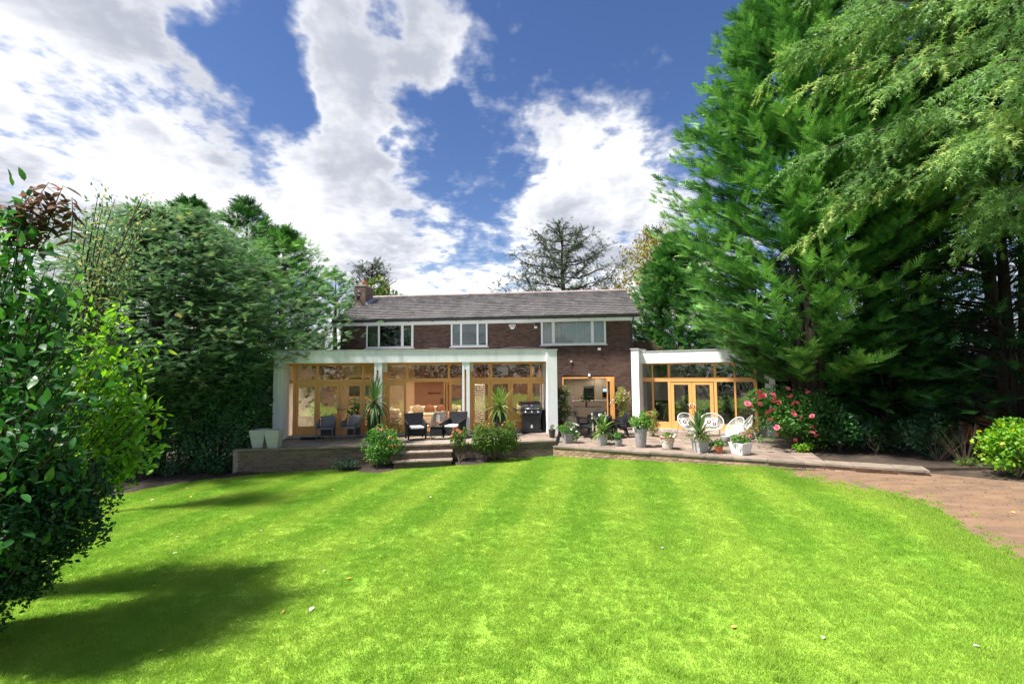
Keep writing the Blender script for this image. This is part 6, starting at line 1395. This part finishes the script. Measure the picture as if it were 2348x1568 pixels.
# ---- big-leaved shrubs close to the camera on the left
def laurel(name, label, base, tips, m, size, per, n_single, cat='shrub', spread=.22, stem_r=.02):
    """branching shrub: twigs run to each tip and carry alternate leaves; the nearest leaves are pieces of their own"""
    t_ = thing(name, label, cat, base); b = np.array(base); sm = MB(); P_, D_, U_, S_ = [], [], [], []
    for tp in tips:
        e = np.array(tp) - b; st_ = np.array([e[0] * .25 + rnd.uniform(-.15, .15), e[1] * .25 + rnd.uniform(-.15, .15), max(.1, e[2] * .35)]); mid = (st_ + e) / 2 + rng.normal(0, .08, 3)
        sm.tube([(rnd.uniform(-.1, .1), rnd.uniform(-.1, .1), -.05), st_, mid, e], [stem_r, stem_r * .8, stem_r * .45, stem_r * .15], 5)
        ax = norm(e - mid)
        for j in range(per):
            s = rnd.random() ** .6; o_ = mid + (e - mid) * s + rng.normal(0, spread * (1.1 - .5 * s), 3); d = norm(ax * .5 + rng.normal(0, .75, 3) + [0, 0, -.05]); P_.append(o_); D_.append(d); U_.append(norm(np.array([0, 0, 1.0]) + rng.normal(0, .45, 3))); S_.append(size * rnd.uniform(.6, 1.25))
    P_, D_, U_, S_ = map(np.array, (P_, D_, U_, S_)); W_ = P_ + b; order = np.argsort(np.linalg.norm(W_ - np.array(CAM), axis=1) + np.where(np.abs(W_[:, 0]) > 1.08 * W_[:, 1], 50, 0))
    single, rest = order[:n_single], order[n_single:]
    V, F_ = LEAF8; ms = [mesh_np('leaf', V, F_, np.full(len(V), tt), m) for tt in (.1, .3, .5)]
    for i in single:
        d = D_[i]; zax = norm(U_[i] - U_[i].dot(d) * d); yax = np.cross(zax, d); R3 = Matrix((d, yax, zax)).transposed(); obj('leaf', ms[rnd.randrange(3)], t_, P_[i], rot=R3.to_euler(), sc=float(S_[i]))
    o = obj('foliage', mesh_np('foliage', *scatter(LEAF8, P_[rest], D_[rest], U_[rest], S_[rest], np.clip(rng.normal(.42, .22, len(rest)), 0, 1)), m), t_); stuff(o)
    stuff(sm.build('stems', 'bark', t_)); return t_
def tips_in(polys):
    out = []
    for x0, x1, y0, y1, Y0, Y1, n_ in polys:
        for _ in range(n_): out.append(tuple(at(rnd.uniform(x0, x1), rnd.uniform(y0, y1), rnd.uniform(Y0, Y1))))
    return out
laurel('dark_laurel', 'tall dark large-leaved shrub at the left edge, rising to purple tips', (-7.3, 6.1, -.26), tips_in([(-60, 190, 600, 800, 5.2, 6.3, 34), (-60, 165, 500, 640, 5.4, 6.2, 15), (20, 150, 440, 520, 5.6, 6.0, 8), (-60, 230, 780, 1000, 5.0, 6.3, 44), (-160, -20, 500, 1000, 4.7, 6.2, 10), (-40, 200, 960, 1110, 5.0, 5.9, 36), (-120, 60, 1000, 1250, 4.7, 5.6, 30)]), 'laurel_dark', .150, 25, 230, spread=.18, stem_r=.026)
dl = bpy.data.objects['dark_laurel']; P_, D_, U_ = [], [], []; sm = MB()
for x_, y_ in ((45, 462), (80, 428), (112, 418), (145, 425), (165, 452), (60, 480), (130, 470), (20, 470), (95, 455)):
    e = np.array(at(x_, y_, 5.8)) - np.array(dl.location); b = e + np.array([rnd.uniform(-.3, .15), rnd.uniform(-.1, .1), -.55]); sm.tube([b, (b + e) / 2 + [rnd.uniform(-.06, .06), 0, .02], e], [.008, .006, .003], 5)
    for j in range(22):
        s_ = (j + .5) / 22; P_.append(b + (e - b) * s_); D_.append([(1 if j % 2 else -1) * .8 + rnd.gauss(0, .35), rnd.gauss(0, .6), .1 - .75 * rnd.random()]); U_.append([0, 0, 1.0])
n_ = len(P_); obj('young_foliage', mesh_np('young_foliage', *scatter(LEAF8, np.array(P_), np.array(D_), np.array(U_) + rng.normal(0, .25, (n_, 3)), rng.uniform(.12, .22, n_), rng.uniform(.1, .9, n_)), 'plum'), dl); stuff(sm.build('shoots', 'bark', dl))
laurel('laurel_sunlit_side', 'sunlit yellow-green side of the large-leaved shrub in front of the ivy hedge', (-8.0, 7.1, -.28), tips_in([(215, 330, 680, 800, 6.7, 7.3, 11), (200, 365, 780, 930, 6.5, 7.4, 28), (220, 372, 900, 1060, 6.5, 7.4, 32), (230, 340, 1020, 1080, 6.7, 7.2, 12), (60, 220, 720, 1020, 6.8, 7.6, 24)]), 'laurel_sunlit', .13, 26, 200, spread=.145)  # sunlit side of the dark laurel, set out as a separate shrub
t = thing('clipped_bush', 'dark rounded clipped bush with twiggy underside at the left edge', 'shrub', (-6.5, 5.7, -.22)); c_ = at(62, 1185, 5.6) - Vector(t.location)
foliage(t, [leaf_ball(24000, tuple(c_), (.79, .75, .74), .056, lumps=90, fill=.4), leaf_ball(12000, (c_.x - .65, c_.y - .1, c_.z - .3), (.8, .75, .72), .056, lumps=60), leaf_ball(2200, (c_.x - .2, c_.y - .1, c_.z - .75), (.55, .5, .3), .052, lumps=30), leaf_ball(6000, (c_.x - .75, c_.y - .25, c_.z - .95), (.7, .6, .6), .056, lumps=40)], 'bush_dark')
stems(t, [(c_.x + rnd.uniform(-.9, .4), c_.y + rnd.uniform(-.45, .45), c_.z + rnd.uniform(-.5, .1)) for _ in range(30)], .014, 'bark')
# bronze-leaved branch tree showing above the spreading tree
t = thing('plum_tree', 'bronze-leaved slender branches arching above the dark laurel', 'tree', (-10.6, 11.2, -.3)); lm = MB(); P_, D_ = [], []
MB().tube([(0, 0, -.1), (.1, .1, 2.4), (.3, 0, 4.2)], [.09, .07, .045], 7).build('trunk', 'bark', t, True)
for i in range(30):
    e = np.array(at(rnd.uniform(170, 370), rnd.uniform(445, 640), rnd.uniform(10.4, 12)) - Vector((-10.6, 11.2, -.3))); b = np.array([.25, .0, rnd.uniform(2.8, 4.2)]); md = (b + e) / 2 + [0, 0, .35]; lm.tube([b, md, e], [.03, .02, .006], 5)
    for j in range(110): s = rnd.random() ** .7; p_ = (b * (1 - s) ** 2 + 2 * md * s * (1 - s) + e * s * s) + rng.normal(0, .13, 3); P_.append(p_); D_.append(rng.normal(0, 1, 3) + (e - b) * .2)
n_ = len(P_); V, F_, Tt = scatter(LEAF2, np.array(P_), np.array(D_), rdir(n_) + [0, 0, .8], rng.uniform(.08, .16, n_), rng.uniform(0, .9, n_)); obj('crown', mesh_np('crown', V, F_, Tt, 'yew'), t); stuff(lm.build('limbs', 'bark', t))

# ---- fallen leaves and petals on the lawn
V, F_ = LEAF8; lv = {m: mesh_np('fallen_leaf', V * [1, 1.3, 1], F_, np.full(len(V), .3), m) for m in ('dry_leaf', 'pale_leaf')}
for px, py, m, s in ((418, 1412, 'pale_leaf', .075), (720, 1397, 'pale_leaf', .10), (654, 1404, 'dry_leaf', .09), (807, 1330, 'dry_leaf', .09), (978, 1088, 'pale_leaf', .11), (420, 1509, 'pale_leaf', .06), (376, 1497, 'dry_leaf', .06), (152, 1473, 'dry_leaf', .06), (458, 1313, 'dry_leaf', .06), (740, 1315, 'pale_leaf', .06), (1006, 1322, 'pale_leaf', .06), (988, 1141, 'pale_leaf', .07), (765, 1126, 'dry_leaf', .08), (886, 1113, 'dry_leaf', .08), (428, 1120, 'dry_leaf', .09), (509, 1109, 'pale_leaf', .09), (566, 1104, 'pale_leaf', .08), (596, 1219, 'pale_leaf', .07), (402, 1235, 'pale_leaf', .07), (407, 1271, 'pale_leaf', .08), (879, 1246, 'dry_leaf', .06), (905, 1215, 'pale_leaf', .05), (1522, 1260, 'pale_leaf', .06), (1677, 1445, 'dry_leaf', .08), (1888, 1465, 'pale_leaf', .06), (2234, 1488, 'pale_leaf', .08), (2320, 1176, 'dry_leaf', .08), (352, 1148, 'pale_leaf', .1), (440, 1142, 'dry_leaf', .08)):
    q = on_ground(px, py); o = obj('fallen_leaf', lv[m], None, (q.x, q.y, q.z + .038), rot=(rnd.uniform(-.3, .3), rnd.uniform(-.3, .3), rnd.uniform(0, 6)), sc=s)
    tag(o, 'small yellow-brown fallen leaf lying on the lawn' if m == 'dry_leaf' else 'small pale fallen petal or leaf lying on the lawn', 'leaf', 'dry leaves on the lawn' if m == 'dry_leaf' else 'pale leaves on the lawn')

# ---- leaf litter on the bare earth
n_ = 2600; lp = []
while len(lp) < n_:
    x_, y_ = rnd.uniform(-11, 15.5), rnd.uniform(6, 17.5)
    if inside((x_, y_), lawn_poly): continue
    if x_ < 2 and y_ > TA.y + (x_ - TA.x) * (TB.y - TA.y) / (TB.x - TA.x) - .15 and x_ > TA.x: continue
    if 2 <= x_ <= RE.x and y_ > RA.y + (x_ - RA.x) * (RE.y - RA.y) / (RE.x - RA.x) - .05: continue
    lp.append((x_, y_, gz(x_) + (.02 if x_ > 2 else .09)))
V, F_, Tt = scatter(LEAF2, np.array(lp), norm(rng.normal(size=(n_, 3)) * [1, 1, .15]), np.tile([0, 0, 1.0], (n_, 1)) + rng.normal(0, .3, (n_, 3)), rng.uniform(.02, .06, n_), rng.uniform(0, 1, n_))
o = stuff(obj('leaf_litter', mesh_np('leaf_litter', V, F_, Tt, 'dry_twig'))); o['label'] = 'scattered brown leaf litter on the bare earth and beds'; o['category'] = 'leaf litter'
